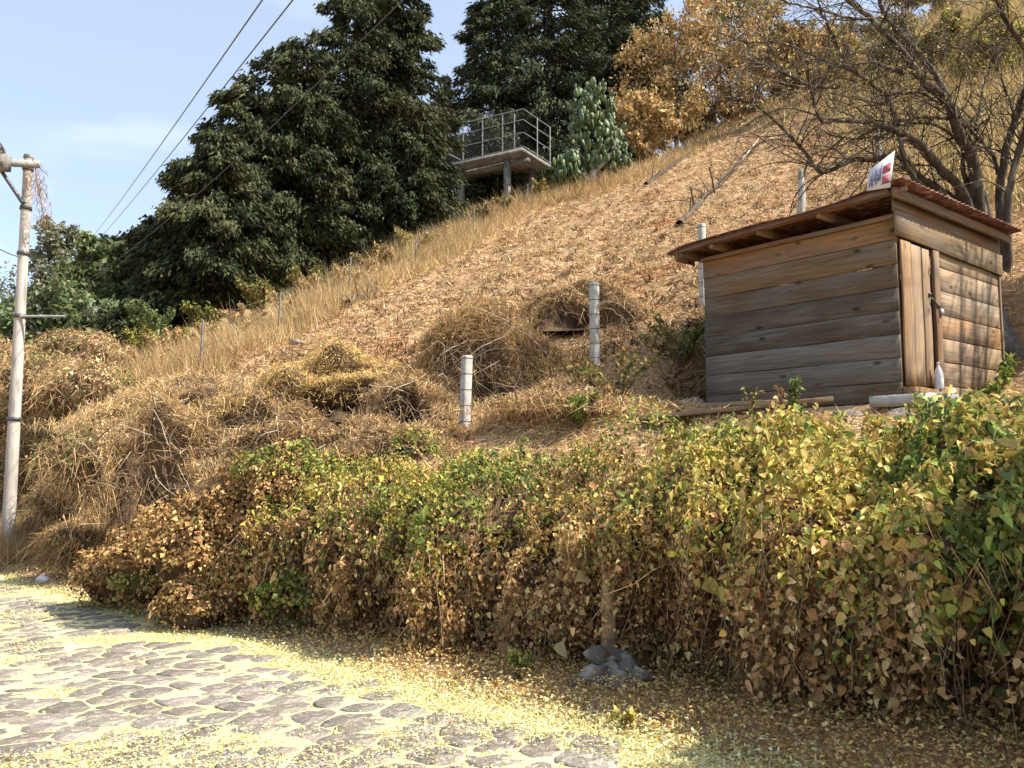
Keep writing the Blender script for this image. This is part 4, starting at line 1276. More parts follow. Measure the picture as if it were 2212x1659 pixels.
for k, a_ in enumerate((-0.14, 0.85, 1.75, 2.55, LW + 0.22)):
    board(shed, 'rafter', w3(a_, (RB0 + RB1) / 2 - 0.0, roof_h(a_) - 0.085), RB1 - RB0 - 0.12, 0.06 if k else 0.05, 0.11, sv3, WARM if k % 2 else WARM2)
board(shed, 'purlin', w3((RA0 + RA1) / 2, -0.20, roof_h(1.4) - 0.055), RA1 - RA0 - 0.1, 0.05, 0.05, -su3 + np.array([0, 0, 0.035]), WARM)
na, nb = 24, 260
aa, bb = np.meshgrid(np.linspace(RA0, RA1, na), np.linspace(RB0, RB1, nb), indexing='ij')
zz = roof_h(aa) + 0.008 * np.sin(bb * 2 * math.pi / 0.125) + 0.02 * (fbm(aa * 1.2, bb * 1.2, 17) - 0.5)
zz = zz - 0.10 * sstep(RB0 + 0.10, RB0, bb) * sstep(0.9, 0.0, np.abs(aa - 0.9)) * 0.5 - 0.05 * sstep(RA1 - 0.25, RA1, aa)
zz = zz + 0.035 * sstep(0.5, -0.3, aa)
Vt = np.stack([SHED_C[0] + SU[0] * aa + SV[0] * bb, SHED_C[1] + SU[1] * aa + SV[1] * bb, zz], -1).reshape(-1, 3)
Vb = Vt - np.array([0, 0, 0.012])
ii = np.arange(na * nb).reshape(na, nb)
Ft = np.stack([ii[:-1, :-1], ii[1:, :-1], ii[1:, 1:], ii[:-1, 1:]], -1).reshape(-1, 4)
bd = np.concatenate([ii[0], ii[1:, -1], ii[-1, ::-1][1:], ii[::-1, 0][1:-1]])
b2 = np.roll(bd, -1); N0 = na * nb
Fe = np.stack([bd, b2, b2 + N0, bd + N0], -1)
build('roof', np.concatenate([Vt, Vb]), np.concatenate([Ft, Ft[:, ::-1] + N0, Fe]), M_rust, shed)
# eave board along the left edge of the roof and hanging end piece
board(shed, 'eave_board', w3((RA0 + RA1) / 2 + 0.1, RB0 + 0.05, roof_h(1.5) - 0.055), RA1 - RA0 - 0.25, 0.022, 0.07, -su3 + np.array([0, 0, 0.035]), (0.14, 0.06, 0.035))
board(shed, 'eave_end', w3(RA1 - 0.16, -0.12, roof_h(3.1) - 0.13), 0.42, 0.03, 0.16, sv3, WARM2)
# door wall (a = 0): fascia boards, door, post, planks
fz = np.array([0, 0, 1.0])
board(shed, 'fascia_board', w3(-0.045, RW / 2 - 0.02, 4.46), RW + 0.16, 0.03, 0.31, sv3 + np.array([0, 0, -0.02]), (0.19, 0.125, 0.06))
board(shed, 'fascia_board', w3(-0.025, RW / 2 - 0.02, 4.725), RW + 0.16, 0.03, 0.215, sv3 + np.array([0, 0, -0.012]), WARM2)
door = bpy.data.objects.new('door', None); COL.objects.link(door); door.parent = shed
door.location = Vector(w3(-0.02, 0.43, PAD_Z) - off(shed))
for k, (b0, b1) in enumerate(((0.035, 0.30), (0.305, 0.575), (0.58, 0.79))):
    board(door, 'door_plank', w3(-0.03 + 0.008 * (k == 1), (b0 + b1) / 2, 3.40), 1.80 - 0.02 * k, 0.025, b1 - b0 - 0.016, up, ((0.30, 0.18, 0.09), (0.40, 0.265, 0.145), (0.33, 0.215, 0.12))[k], zdir=sv3)
board(shed, 'door_post', w3(-0.035, 0.955, 3.33), 1.94, 0.05, 0.15, up, (0.20, 0.11, 0.055), zdir=sv3)
board(shed, 'threshold', w3(-0.07, 0.46, 2.42), 0.92, 0.14, 0.12, sv3, WARM)
zr = [2.30, 2.56, 2.87, 3.18, 3.49, 3.81, 4.12, 4.36]
rc = [(0.34, 0.21, 0.11), (0.31, 0.21, 0.12), (0.35, 0.24, 0.14), (0.40, 0.225, 0.10), (0.33, 0.23, 0.135), (0.36, 0.25, 0.15), (0.33, 0.23, 0.13)]
for k in range(7):
    L_ = RW - 1.03
    board(shed, 'plank', w3(U(-0.004, 0.004), 1.03 + L_ / 2, (zr[k] + zr[k + 1]) / 2), L_, 0.024, zr[k + 1] - zr[k] - 0.010, sv3, rc[k])
board(shed, 'corner_batten', w3(-0.02, RW + 0.01, 3.4), 2.1, 0.03, 0.05, up, (0.26, 0.18, 0.11), zdir=sv3)
# chain and padlock
ch = bpy.data.objects.new('chain', None); COL.objects.link(ch); ch.parent = shed; ch.location = Vector(w3(-0.07, 0.9, 3.5) - off(shed))
def cpt(b_, z, a_=-0.075): return w3(a_, b_, z)
V, F = tube([cpt(0.74, 3.68, -0.05), cpt(0.79, 3.62), cpt(0.90, 3.575), cpt(1.0, 3.58), cpt(1.09, 3.66, -0.03)], 0.011, 0.011, 5, 24, 0.3)
build('links', V - off(shed), F, M_darkmetal, ch)
V, F = box(cpt(1.0, 3.50), 0.07, 0.03, 0.075, sv3, su3, up); build('padlock', V - off(shed), F, M_metal, ch)
for o in ch.children:
    o.location = -Vector(ch.location) + Vector(off(ch))
V, F = tube([cpt(0.735, 3.72, -0.045), cpt(0.73, 3.70, -0.06), cpt(0.735, 3.67, -0.045)], 0.018, 0.018, 6); build('hasp', V, F, M_darkmetal, shed)

gn = Geo()
for k in range(8):
    for a_ in (0.06, 0.09, 1.45, 1.48, LW - 0.08):
        for dz in (0.3, 0.7):
            c_ = w3(a_, -0.015, zs[k] + (zs[k + 1] - zs[k]) * dz + U(-0.01, 0.01)); V, F = box(c_, 0.011, 0.006, 0.011, su3, sv3, up); gn.add(V, F)
for k in range(1, 7):
    for b_ in (1.10, RW - 0.08):
        for dz in (0.3, 0.7):
            c_ = w3(-0.015, b_, zr[k] + (zr[k + 1] - zr[k]) * dz + U(-0.01, 0.01)); V, F = box(c_, 0.006, 0.011, 0.011, su3, sv3, up); gn.add(V, F)
gn.done('nail_heads', M_darkmetal, shed, kind='stuff')

# things at the shed
bt = w3(-0.12, 0.72, PAD_Z + 0.085)
prof = [(0, 0.0), (0.046, 0.0), (0.054, 0.012), (0.053, 0.06), (0.050, 0.10), (0.054, 0.14), (0.053, 0.18), (0.044, 0.225), (0.026, 0.27), (0.014, 0.295), (0.014, 0.318)]
def lathe(prof, c, n=16):
    V = []; F = []
    for r, z in prof:
        for k in range(n): V.append((c[0] + r * math.cos(k * 6.28318 / n), c[1] + r * math.sin(k * 6.28318 / n), c[2] + z))
    for q in range(len(prof) - 1):
        for k in range(n): F.append([q * n + k, q * n + (k + 1) % n, (q + 1) * n + (k + 1) % n, (q + 1) * n + k])
    return np.array(V), np.array(F)
bot = thing('plastic_bottle', 'clear plastic bottle with a white cap standing on the shed doorstep', 'bottle', bt)
V, F = lathe(prof, bt); build('body', V, F, M_plastic, bot, smooth=True)
V, F = lathe([(0, 0.316), (0.018, 0.314), (0.018, 0.338), (0.0, 0.34)], bt); build('cap', V, F, M_white, bot)
V, F = lathe([(0.0535, 0.055), (0.0545, 0.06), (0.0545, 0.125), (0.053, 0.13)], bt); build('label', V, F, M_white, bot)

# sign board leaning on the roof corner
s0 = np.array(w3(-0.12, -0.22, roof_h(0) + 0.05)); 
sA, sB = at(1872, 412, 9.86), at(1923, 404, 9.66); tA, tB = at(1877, 366, 10.0), at(1932, 326, 9.8)
tA = sA + (tB - sB) * 0.58
sg = thing('sign_board', 'faded white sign with red panels and dark lettering leaning on the roof corner', 'sign', sA)
nn = nrm(np.cross(sB - sA, tA - sA))
if nn[1] > 0: nn = -nn
def quad_slab(p00, p10, p11, p01, t):
    V = np.array([p00, p10, p11, p01, p00 - nn * t, p10 - nn * t, p11 - nn * t, p01 - nn * t])
    return V, np.array([[0, 1, 2, 3], [7, 6, 5, 4], [0, 4, 5, 1], [1, 5, 6, 2], [2, 6, 7, 3], [3, 7, 4, 0]])
V, F = quad_slab(sA, sB, tB, tA, 0.008); build('panel', V, F, M_white, sg)
def spt(u, v): return (sA * (1 - u) * (1 - v) + sB * u * (1 - v) + tB * u * v + tA * (1 - u) * v) + nn * 0.006
for u0, u1, v0, v1 in ((0.60, 0.93, 0.46, 0.72), (0.62, 0.90, 0.16, 0.38)):
    V, F = quad_slab(spt(u0, v0), spt(u1, v0), spt(u1, v1), spt(u0, v1), 0.002); build('red_panel', V, F, M_red, sg)
gs = Geo()
for u0, v0, v1 in ((0.08, 0.10, 0.62), (0.15, 0.18, 0.70), (0.20, 0.10, 0.45), (0.27, 0.30, 0.76), (0.33, 0.12, 0.66), (0.40, 0.2, 0.52), (0.45, 0.30, 0.74), (0.51, 0.25, 0.82)):
    V, F = quad_slab(spt(u0, v0), spt(u0 + 0.035, v0), spt(u0 + 0.045, v1), spt(u0 + 0.01, v1), 0.002); gs.add(V, F)
for u0, u1, v in ((0.08, 0.2, 0.40), (0.27, 0.38, 0.5), (0.33, 0.5, 0.34)):
    V, F = quad_slab(spt(u0, v), spt(u1, v), spt(u1, v + 0.05), spt(u0, v + 0.05), 0.002); gs.add(V, F)
gs.done('lettering', M_blue, sg)
V, F = tube([tA - nn * 0.02, tA - nn * 0.02 + (sA - tA) * 0.9], 0.010, 0.010, 5); build('stake', V, F, M_stick, sg)

# concrete doorstep slab with broken edge, rubble, boards
slab = thing('concrete_slab', 'pale broken concrete slab in front of the shed door', 'slab', w3(-0.4, 0.2, PAD_Z - 0.1))
na, nb = 10, 26
A2, B2 = np.meshgrid(np.linspace(-0.50, 0.10, na), np.linspace(-0.62, 1.5, nb), indexing='ij')
A2[0] += 0.09 * (fbm(B2[0] * 4, B2[0] * 0, 5) - 0.5) * 2
top = np.stack([SHED_C[0] + SU[0] * A2 + SV[0] * B2, SHED_C[1] + SU[1] * A2 + SV[1] * B2, PAD_Z - 0.035 + 0.012 * fbm(A2 * 6, B2 * 6, 2) - 0.03 * (B2 < -0.3)], -1)
bot_ = top.copy(); bot_[..., 2] = PAD_Z - 0.16 - 0.05 * fbm(A2 * 5, B2 * 5, 8)
ii = np.arange(na * nb).reshape(na, nb); N0 = na * nb
Ft = np.stack([ii[:-1, :-1], ii[1:, :-1], ii[1:, 1:], ii[:-1, 1:]], -1).reshape(-1, 4)
bd = np.concatenate([ii[0], ii[1:, -1], ii[-1, ::-1][1:], ii[::-1, 0][1:-1]]); b2 = np.roll(bd, -1)
build('slab', np.concatenate([top.reshape(-1, 3), bot_.reshape(-1, 3)]), np.concatenate([Ft, Ft[:, ::-1] + N0, np.stack([bd, b2, b2 + N0, bd + N0], -1)]), M_conc, slab)
for k, (px, py, Yd, r) in enumerate([(1830, 905, 9.2, 0.20), (1880, 935, 8.9, 0.26), (1800, 940, 8.9, 0.16), (1950, 900, 9.1, 0.18), (2010, 895, 9.2, 0.2), (1760, 915, 9.4, 0.17), (1860, 970, 8.5, 0.14)]):
    V, F = rock_mesh(at(px, py, Yd), r, 20 + k, (1.2, 1, 0.6), 3)
    lab = ['grey rubble lump under the middle of the slab', 'largest rounded boulder under the slab edge', 'rubble lump at the end of the boards', 'rubble lump under the door side of the slab', 'rubble lump at the right end of the slab', 'dark stone under the board end', 'small stone lowest below the slab'][k]
    o = build('rubble_stone', V, F, M_rock, None); tag(o, lab, 'stone', 'rubble stones under the slab')

for k, (p0, p1, w_, c_, lab) in enumerate([(at(1385, 905, 10.4), at(1800, 862, 9.55), 0.24, (0.24, 0.17, 0.10), 'long grey board laid along the front of the shed, nearer of two'),
                                           (at(1440, 880, 11.3), at(1700, 868, 10.2), 0.22, (0.30, 0.22, 0.13), 'shorter board lying against the shed wall, farther of two')]):
    r = thing('wooden_board', lab, 'board', (p0 + p1) / 2 - [0, 0, 0.05], 'boards lying in front of the shed')
    board(r, 'board', (p0 + p1) / 2, np.linalg.norm(p1 - p0), w_, 0.05, p1 - p0, c_)
o = None
for k, (px, py, Yd, r, sq, lab) in enumerate([(2215, 740, 12.6, 0.85, (0.9, 0.8, 1.1), 'large grey rock face beside the right wall of the shed'), (1490, 885, 11.9, 0.30, (1.1, 0.7, 0.7), 'grey rock against the lower left corner of the shed')]):
    V, F = rock_mesh(at(px, py, Yd), r, 40 + k, sq, 4)
    o = build('rock', V, F, M_rock, None); tag(o, lab, 'rock')

weed('weed', 'tall thin green weed in front of the left shed wall', at(1712, 905, 9.2), 0.48, 120, 0.07, GREENS[:3], spread=0.15, stems=3)
weed('weed', 'brown dead weed stalk between the boards and the tall green weed', at(1690, 900, 9.2), 0.40, 60, 0.05, BRUSH, spread=0.3, stems=3)
weed('weed', 'dry twiggy weed rising through the nearer board', at(1620, 895, 9.6), 0.34, 70, 0.05, OLIVE, spread=0.5, stems=4)
weed('vine_shoot', 'yellow green climbing shoot in front of the slab', at(1985, 985, 7.6), 0.62, 90, 0.06, GREENS[2:] + YELLOWS, 'vine', 0.2, stems=3)
vine = weed('vine_shoot', 'leafy green vine reaching up at the lower right of the shed', at(2030, 960, 7.2), 0.4, 110, 0.065, GREENS[1:], 'vine', 0.5, stems=4)
tipp = smooth_path([at(2010, 950, 7.4), at(2090, 880, 7.6), at(2150, 840, 7.7), at(2180, 780, 7.8)], 30)
V, F = tubes(tipp[None], np.linspace(0.01, 0.004, 30)[None], 5); build('stem', V, F, M_twig, vine, smooth=True)
n = 420; ti = rng.integers(0, 30, n); P = tipp[ti] + rdir(n) * (0.17 * (1 - ti / 40))[:, None] * U(0, 1, n)[:, None]
V, F = leaves(P, nrm(rdir(n)), nrm(rdir(n) * 0.6 + np.array([0, 0, 1])), 0.075 * np.exp(rng.normal(0, 0.25, n)), 0.042 * U(0.7, 1.3, n))
build('leaves', V, F, M_leaf, vine, pick(GREENS[1:] + YELLOWS[3:4], n, 0.2), kind='stuff')

# ------------------------------------------------------------------ utility pole and cables
pz = at(28, 1215, 18.0); pt = at(62, 338, 18.0)
pz = np.array([pt[0], pt[1], float(road_z(pt[0], pt[1]))])
pole = thing('utility_pole', 'tall concrete utility pole at the roadside with a steel crossarm', 'utility pole', pz)
V, F = tube([pz - [0, 0, 0.5], (pz + pt) / 2, pt], 0.14, 0.092, 14, 14); build('shaft', V, F, M_polec, pole, smooth=True)
V, F = lathe([(0.0, 0.03), (0.10, 0.0), (0.108, -0.06), (0.1, -0.08)][::-1], pt + [0, 0, 0.03]); build('cap', V, F, M_oldconc, pole)
ca0, ca1 = at(85, 355, 17.8), at(-90, 345, 17.6)
V, F = box((ca0 + ca1) / 2, np.linalg.norm(ca1 - ca0), 0.09, 0.15, nrm(ca1 - ca0), None, None); build('crossarm', V, F, M_palesteel, pole)
V, F = tube([at(50, 440, 17.85), at(0, 365, 17.7), at(-40, 310, 17.65)], 0.045, 0.045, 6); build('brace', V, F, M_darkmetal, pole)
for (px, py, r) in ((52, 450, 0.125), (60, 365, 0.115), (45, 548, 0.13), (40, 683, 0.14), (30, 905, 0.15)):
    c_ = at(px, py, 18); c_[:2] = pt[:2]
    V, F = lathe([(r - 0.03, -0.04), (r, -0.04), (r, 0.04), (r - 0.03, 0.04)], c_, 14); build('clamp', V, F, M_darkmetal, pole)
for px, py in ((2, 345), (-60, 343)):
    V, F = lathe([(0.03, 0), (0.03, 0.08), (0.085, 0.1), (0.05, 0.14), (0.085, 0.17), (0.05, 0.21), (0.08, 0.24), (0.03, 0.30), (0, 0.31)], at(px, py, 17.65), 12)
    build('insulator', V, F, M_oldconc, pole, smooth=True)
V, F = tube([at(42, 683, 17.9), at(142, 683, 17.9)], 0.028, 0.028, 6); build('side_arm', V, F, M_metal, pole)
V, F = box(at(8, 352, 17.6), 0.22, 0.2, 0.34); build('switch_box', V, F, M_oldconc, pole)
V, F = tube([at(12, 342, 17.6), at(8, 322, 17.6), at(-12, 295, 17.5), at(-60, 250, 17.4)], 0.02, 0.02, 5, 14); build('drop_wire', V, F, M_cable, pole)
hv = thing('hanging_vine', 'dry vine dangling from the crossarm beside the pole top', 'vine', at(82, 365, 17.8))
hpth = smooth_path([at(76, 360, 17.8), at(80, 395, 17.75), at(88, 430, 17.75), at(95, 470, 17.8)], 24)
V, F = tubes(hpth[None], np.full((1, 24), 0.012), 4); build('stem', V, F, M_twig, hv)
n = 260; P = hpth[rng.integers(0, 24, n)] + rng.normal(0, 0.09, (n, 3))
V, F = blades(P, nrm(rdir(n) + np.array([0, 0, -0.8])), U(0.1, 0.3, n), U(0.008, 0.016, n)); build('dry_leaves', V, F, M_straw, hv, pick(BRUSH + [(0.35, 0.28, 0.22)], n), kind='stuff')


def cable(label, a, b_, sag, r=0.02, k=40):
    t = np.linspace(0, 1, k)[:, None]
    p = a * (1 - t) + b_ * t; p[:, 2] -= sag * 4 * (t[:, 0] * (1 - t[:, 0]))
    V, F = tubes(p[None], np.full((1, k), r), 5)
    o = build('power_cable', V, F, M_cable, smooth=True); tag(o, label, 'cable', 'power cables crossing the sky'); return o


cable('upper power cable crossing open sky toward the far green trees', at(575, -12, 9.0), at(205, 505, 46), 0.1, 0.0095)
cable('middle power cable brushing the edge of the dark trees', at(642, -12, 9.0), at(215, 515, 44), 0.1, 0.0095)
cable('lower power cable passing in front of the dark trees', at(930, -60, 12.0), at(180, 610, 34), 0.4, 0.009)
cable('thin cable running to the pole from the frame edge', at(-60, 500, 15), at(44, 556, 17.9), 0.06, 0.012, 20)


# ------------------------------------------------------------------ trees
def conifer(label, px, Yd, top_py, wid, n=15000, pal=CYPRESS, lean=(0, 0), low=0.06, group='dark cypresses behind the fence', name='cypress_tree', quad=(0.34, 0.13), shape=0.75, droop=0.5, mat=None, base_off=0.0):
    x = (px / 2.16 - 512) / FOC * Yd * 1.005
    gz = float(T(x, Yd)) + base_off
    H = at(px, top_py, Yd)[2] - gz
    r = thing(name, label, 'tree', (x, Yd, gz), group)
    base = np.array([x, Yd, gz])
    tip = base + np.array([lean[0], lean[1], H])
    trunk = smooth_path([base - [0, 0, 0.5], base + np.array([lean[0] * 0.2, lean[1] * 0.2, H * 0.4]), tip - [0, 0, 0.3]], 16)
    V, F = tubes(trunk[None], np.linspace(0.022 * H + 0.05, 0.03, 16)[None], 8); build('trunk', V, F, M_darkbark, r, smooth=True)
    nb_ = int(60 + 9 * H)
    t = low + (0.99 - low) * U(0, 1, nb_) ** 0.9
    az_ = U(0, 6.283, nb_)
    env = wid * np.clip((1 - t) ** shape * (0.55 + 0.45 * sstep(0, 0.25, t)), 0.02, 1) * U(0.50, 1.32, nb_)
    env = env * (0.8 + 0.45 * vn2(az_ * 1.3, t * 5, int(px)))
    p0 = base + np.outer(t * H, [0, 0, 1]) + np.outer(t ** 1.5, [lean[0], lean[1], 0])
    dirv = np.stack([np.cos(az_), np.sin(az_), U(-0.05, 0.42, nb_)], -1)
    k_ = 6
    s = np.linspace(0, 1, k_)
    paths = p0[:, None] + dirv[:, None] * (env[:, None] * s)[..., None]
    paths[:, :, 2] -= droop * env[:, None] * 0.45 * s ** 2
    V, F = tubes(paths, np.outer(0.018 + 0.018 * env, np.linspace(1, 0.25, k_)), 4, cap=False); build('limbs', V, F, M_darkbark, r, kind='stuff')
    # sprays along the outer part of each branch
    wgt = env + 0.3
    n = int(n * 2.1)
    bi = rng.choice(nb_, n, p=wgt / wgt.sum())
    u = 1 - np.abs(rng.normal(0, 0.36, n)); u = np.clip(u, 0.08, 1.06)
    P = p0[bi] + dirv[bi] * (env[bi] * u)[:, None]
    P[:, 2] -= droop * env[bi] * 0.45 * u ** 2
    sprd = (0.10 + 0.13 * env[bi] * (1.15 - u))[:, None]
    P = P + rng.normal(0, 1, (n, 3)) * sprd * np.array([1, 1, 0.75])
    out = dirv[bi] * np.array([1, 1, 0.3])
    A = nrm(out * 0.8 + rdir(n) * 0.5 + np.array([0, 0, -droop * 1.1]))
    V, F = blades(P, A, 0.80 * quad[0] * np.exp(rng.normal(0, 0.3, n)), 1.0 * quad[1] * np.exp(rng.normal(0, 0.3, n)), 0.1)
    bt_ = rng.integers(0, len(pal), nb_)
    idx_ = np.where(rng.random(n) < 0.6, bt_[bi], rng.integers(0, len(pal), n))
    build('crown', V, F, mat or M_needle, r, pick(pal, n, 0.25, idx_), kind='stuff')
    return r


CY = [  # label, px, Y, top, width, lean, n
    ('low cypress at the left end of the dark row, beside the paler trees', 385, 38, 455, 2.9, (0.0, 0), 12000),
    ('second cypress of the dark row with a bushy rounded top', 470, 37, 290, 3.1, (-0.3, 0), 17000),
    ('cypress whose left branch pokes out against the sky', 535, 41, 185, 3.8, (-0.4, 0), 19000),
    ('tall cypress with stepped crown reaching up from mid row', 635, 42, 85, 4.0, (0, 0), 21000),
    ('tallest cypress of the left row, its top cut by the frame', 745, 45, -60, 4.2, (0.3, 0), 24000),
    ('cypress at the right end of the left row, next to the sky gap', 845, 47, -75, 3.9, (0.2, 0), 24000),
    ('shorter cypress screening the left end of the terrace', 885, 44, 215, 2.6, (0, 0), 16000),
]
for lab, px, Yd, tp, w_, ln, n in CY:
    conifer(lab, px, Yd, tp, w_ * 1.0, int(n * 1.1), lean=ln, low=0.03, shape=0.42, droop=0.7, quad=(0.32, 0.10))
for lab, px, Yd, tp, w_, n in [('dark tree at the right edge of the sky gap above the terrace', 1075, 64, -80, 4.6, 18000), ('dense dark tree directly behind the terrace railing', 1190, 66, -140, 5.2, 20000),
                               ('dark tree behind the tall prickly pear', 1310, 70, -150, 5.4, 20000), ('dark tree farthest right, bordering the orange foliage', 1400, 76, -120, 5.0, 15000)]:
    conifer(lab, px, Yd, tp, w_, n, pal=CONIFER2, group='dark trees behind the terrace', name='dark_tree', shape=0.42, quad=(0.46, 0.11), droop=0.55)
conifer('small pale grey-green tree in the sky gap', 955, 66, 165, 2.6, 6000, pal=GREY, group=None, name='young_tree', shape=0.6, quad=(0.3, 0.14), droop=0.1, mat=M_leaf)


def broadleaf(name, label, px, Yd, top_py, lumps, n, pal, L=0.2, trunk_r=0.14, group=None, mat=None, bark=None, base_py=None, wid=(0.4, 0.7), limbs=7):
    x = (px / 2.16 - 512) / FOC * Yd * 1.005
    gz = float(T(x, Yd)); base = np.array([x, Yd, gz])
    H = at(px, top_py, Yd)[2] - gz
    r = thing(name, label, 'tree', base, group)
    V, F = tubes(smooth_path([base - [0, 0, 0.4], base + [0.1, 0, H * 0.35], base + [0, 0, H * 0.75]], 12)[None], np.linspace(trunk_r, trunk_r * 0.35, 12)[None], 8)
    build('trunk', V, F, bark or M_bark, r, smooth=True)
    ls = []
    for lx, ly, lz, rr in lumps:      # in units of H
        ls.append((x + lx * H, Yd + ly * H, gz + lz * H, rr * H, rr * H, rr * H * 0.85))
    for k, q in enumerate(ls):
        c_ = np.array(q[:3]); st_ = base + [0, 0, H * U(0.25, 0.5)]
        V, F = tube([st_, (st_ + c_) / 2 + rng.normal(0, 0.05 * H, 3) * 0.5, c_ + [0, 0, q[5] * 0.4]], trunk_r * 0.45, trunk_r * 0.12, 5, 9)
        build('limb', V, F, bark or M_bark, r, smooth=True)
    # clumps inside each lump
    la = np.array(ls); nc = 26 * len(ls)
    li = rng.integers(0, len(ls), nc); d = rdir(nc)
    C = la[li, :3] + d * la[li, 3:6] * U(0.45, 1.05, nc)[:, None]
    ci = rng.integers(0, nc, n)
    dd = rdir(n)
    P = C[ci] + dd * (la[li[ci], 3] * 0.30)[:, None] * U(0.1, 1, n)[:, None] ** 0.6
    Ls = L * np.exp(rng.normal(0, 0.3, n))
    V, F = leaves(P, nrm(rdir(n) + np.array([0, 0, -0.5])), nrm(rdir(n) + dd * 0.6 + np.array([0, 0, 0.4])), Ls, Ls * U(*wid, n), 0.2)
    tone = rng.integers(0, len(pal), nc)
    idx_ = np.where(rng.random(n) < 0.55, tone[ci], rng.integers(0, len(pal), n))
    build('crown', V, F, mat or M_leaf, r, pick(pal, n, 0.22, idx_), kind='stuff')
    return r


broadleaf('slender_tree', 'grey green slender tree right of the pole top, tallest of the far trees', 108, 46, 465, [(0, 0, 0.86, 0.13), (-0.03, 0, 0.68, 0.17), (0.08, 0, 0.6, 0.18), (-0.06, 0, 0.45, 0.2), (0.08, 0, 0.38, 0.2)], 7000, GREY, L=0.24, group='paler trees at the left')
broadleaf('leafy_tree', 'bright green leafy tree between the slender tree and the cypresses', 212, 42, 492, [(0.0, 0, 0.84, 0.16), (-0.14, 0, 0.7, 0.2), (0.14, 0, 0.68, 0.2), (0, 0, 0.5, 0.26), (-0.22, 0, 0.42, 0.2), (0.22, 0, 0.42, 0.22), (0.05, -0.05, 0.25, 0.22)], 13000, BROAD, L=0.26, group='paler trees at the left')
broadleaf('leafy_tree', 'dark leafy tree touching the left end of the cypress row', 300, 40, 488, [(0.03, 0, 0.85, 0.15), (-0.12, 0, 0.68, 0.19), (0.12, 0, 0.66, 0.2), (0, 0, 0.48, 0.25), (-0.18, -0.1, 0.35, 0.22), (0.2, 0, 0.38, 0.22), (0, -0.1, 0.2, 0.24)], 14000, BROAD[:3] + CYPRESS[1:3], L=0.26, group='paler trees at the left')
broadleaf('leafy_tree', 'grey foliage tree at the picture edge behind the pole', 10, 50, 570, [(0, 0, 0.82, 0.2), (-0.2, 0, 0.6, 0.24), (0.18, 0, 0.6, 0.24), (0, 0, 0.4, 0.28), (0.25, 0, 0.3, 0.24)], 9000, GREY + BROAD, L=0.3, group='paler trees at the left')
broadleaf('leafy_tree', 'low dense green tree below the slender tree, above the dry thicket', 140, 34, 600, [(0, 0, 0.75, 0.28), (-0.35, 0, 0.55, 0.3), (0.35, 0, 0.55, 0.3), (0, 0, 0.35, 0.34), (-0.5, 0, 0.3, 0.3), (0.55, 0, 0.3, 0.3)], 12000, BROAD + GREY[:1], L=0.24, group='paler trees at the left')
broadleaf('leafy_tree', 'shadowy tree filling the space beneath the cypress row on the left', 280, 33, 650, [(0, 0, 0.72, 0.28), (-0.3, 0, 0.5, 0.3), (0.3, 0, 0.5, 0.3), (0.55, 0, 0.35, 0.26), (0, 0, 0.3, 0.34)], 10000, BROAD[:3] + CYPRESS, L=0.22, group='paler trees at the left')
broadleaf('sapling', 'fresh green sapling standing in the thicket right of the pole', 100, 26, 722, [(0, 0, 0.75, 0.25), (-0.2, 0, 0.5, 0.26), (0.22, 0, 0.5, 0.26)], 2600, [(0.14, 0.22, 0.05), (0.2, 0.28, 0.07), (0.1, 0.16, 0.04)], L=0.16, trunk_r=0.05)

broadleaf('orange_tree', 'tree with bright orange autumn leaves at the top of the slope', 1470, 63, 20, [(-0.05, 0, 0.82, 0.2), (-0.22, 0, 0.66, 0.2), (0.16, 0, 0.72, 0.22), (-0.2, 0, 0.42, 0.22), (0.1, 0, 0.48, 0.26), (0.32, 0, 0.5, 0.24), (0.0, -0.1, 0.28, 0.22), (0.42, 0, 0.75, 0.2), (0.2, 0, 0.95, 0.2), (0.55, 0, 0.55, 0.2), (-0.3, 0, 0.25, 0.2)], 12000, ORANGE, L=0.28, trunk_r=0.2, mat=M_dry, group='orange leaved trees')
broadleaf('orange_tree', 'taller orange brown tree cut by the top of the frame', 1590, 66, -90, [(0, 0, 0.82, 0.2), (-0.16, 0, 0.66, 0.2), (0.16, 0, 0.66, 0.2), (-0.05, 0, 0.45, 0.22), (0.22, 0, 0.4, 0.2), (0.05, 0, 0.25, 0.2)], 9500, ORANGE + OLIVE + REED, L=0.28, trunk_r=0.22, mat=M_dry, group='orange leaved trees')
broadleaf('orange_tree', 'drab orange tree half screened by bare branches', 1720, 58, 40, [(0, 0, 0.8, 0.2), (-0.2, 0, 0.55, 0.2), (0.22, 0, 0.6, 0.24), (0.05, 0, 0.35, 0.24), (0.4, 0, 0.4, 0.2)], 7000, ORANGE + OLIVE + BRUSH, L=0.28, trunk_r=0.16, mat=M_dry, group='orange leaved trees')
broadleaf('orange_tree', 'small orange shrub tree beside the prickly pear', 1395, 56, 170, [(0, 0, 0.75, 0.22), (-0.15, 0, 0.5, 0.2), (0.2, 0, 0.5, 0.22), (0, 0, 0.3, 0.2)], 5000, ORANGE, L=0.28, trunk_r=0.09, mat=M_dry, group='orange leaved trees')
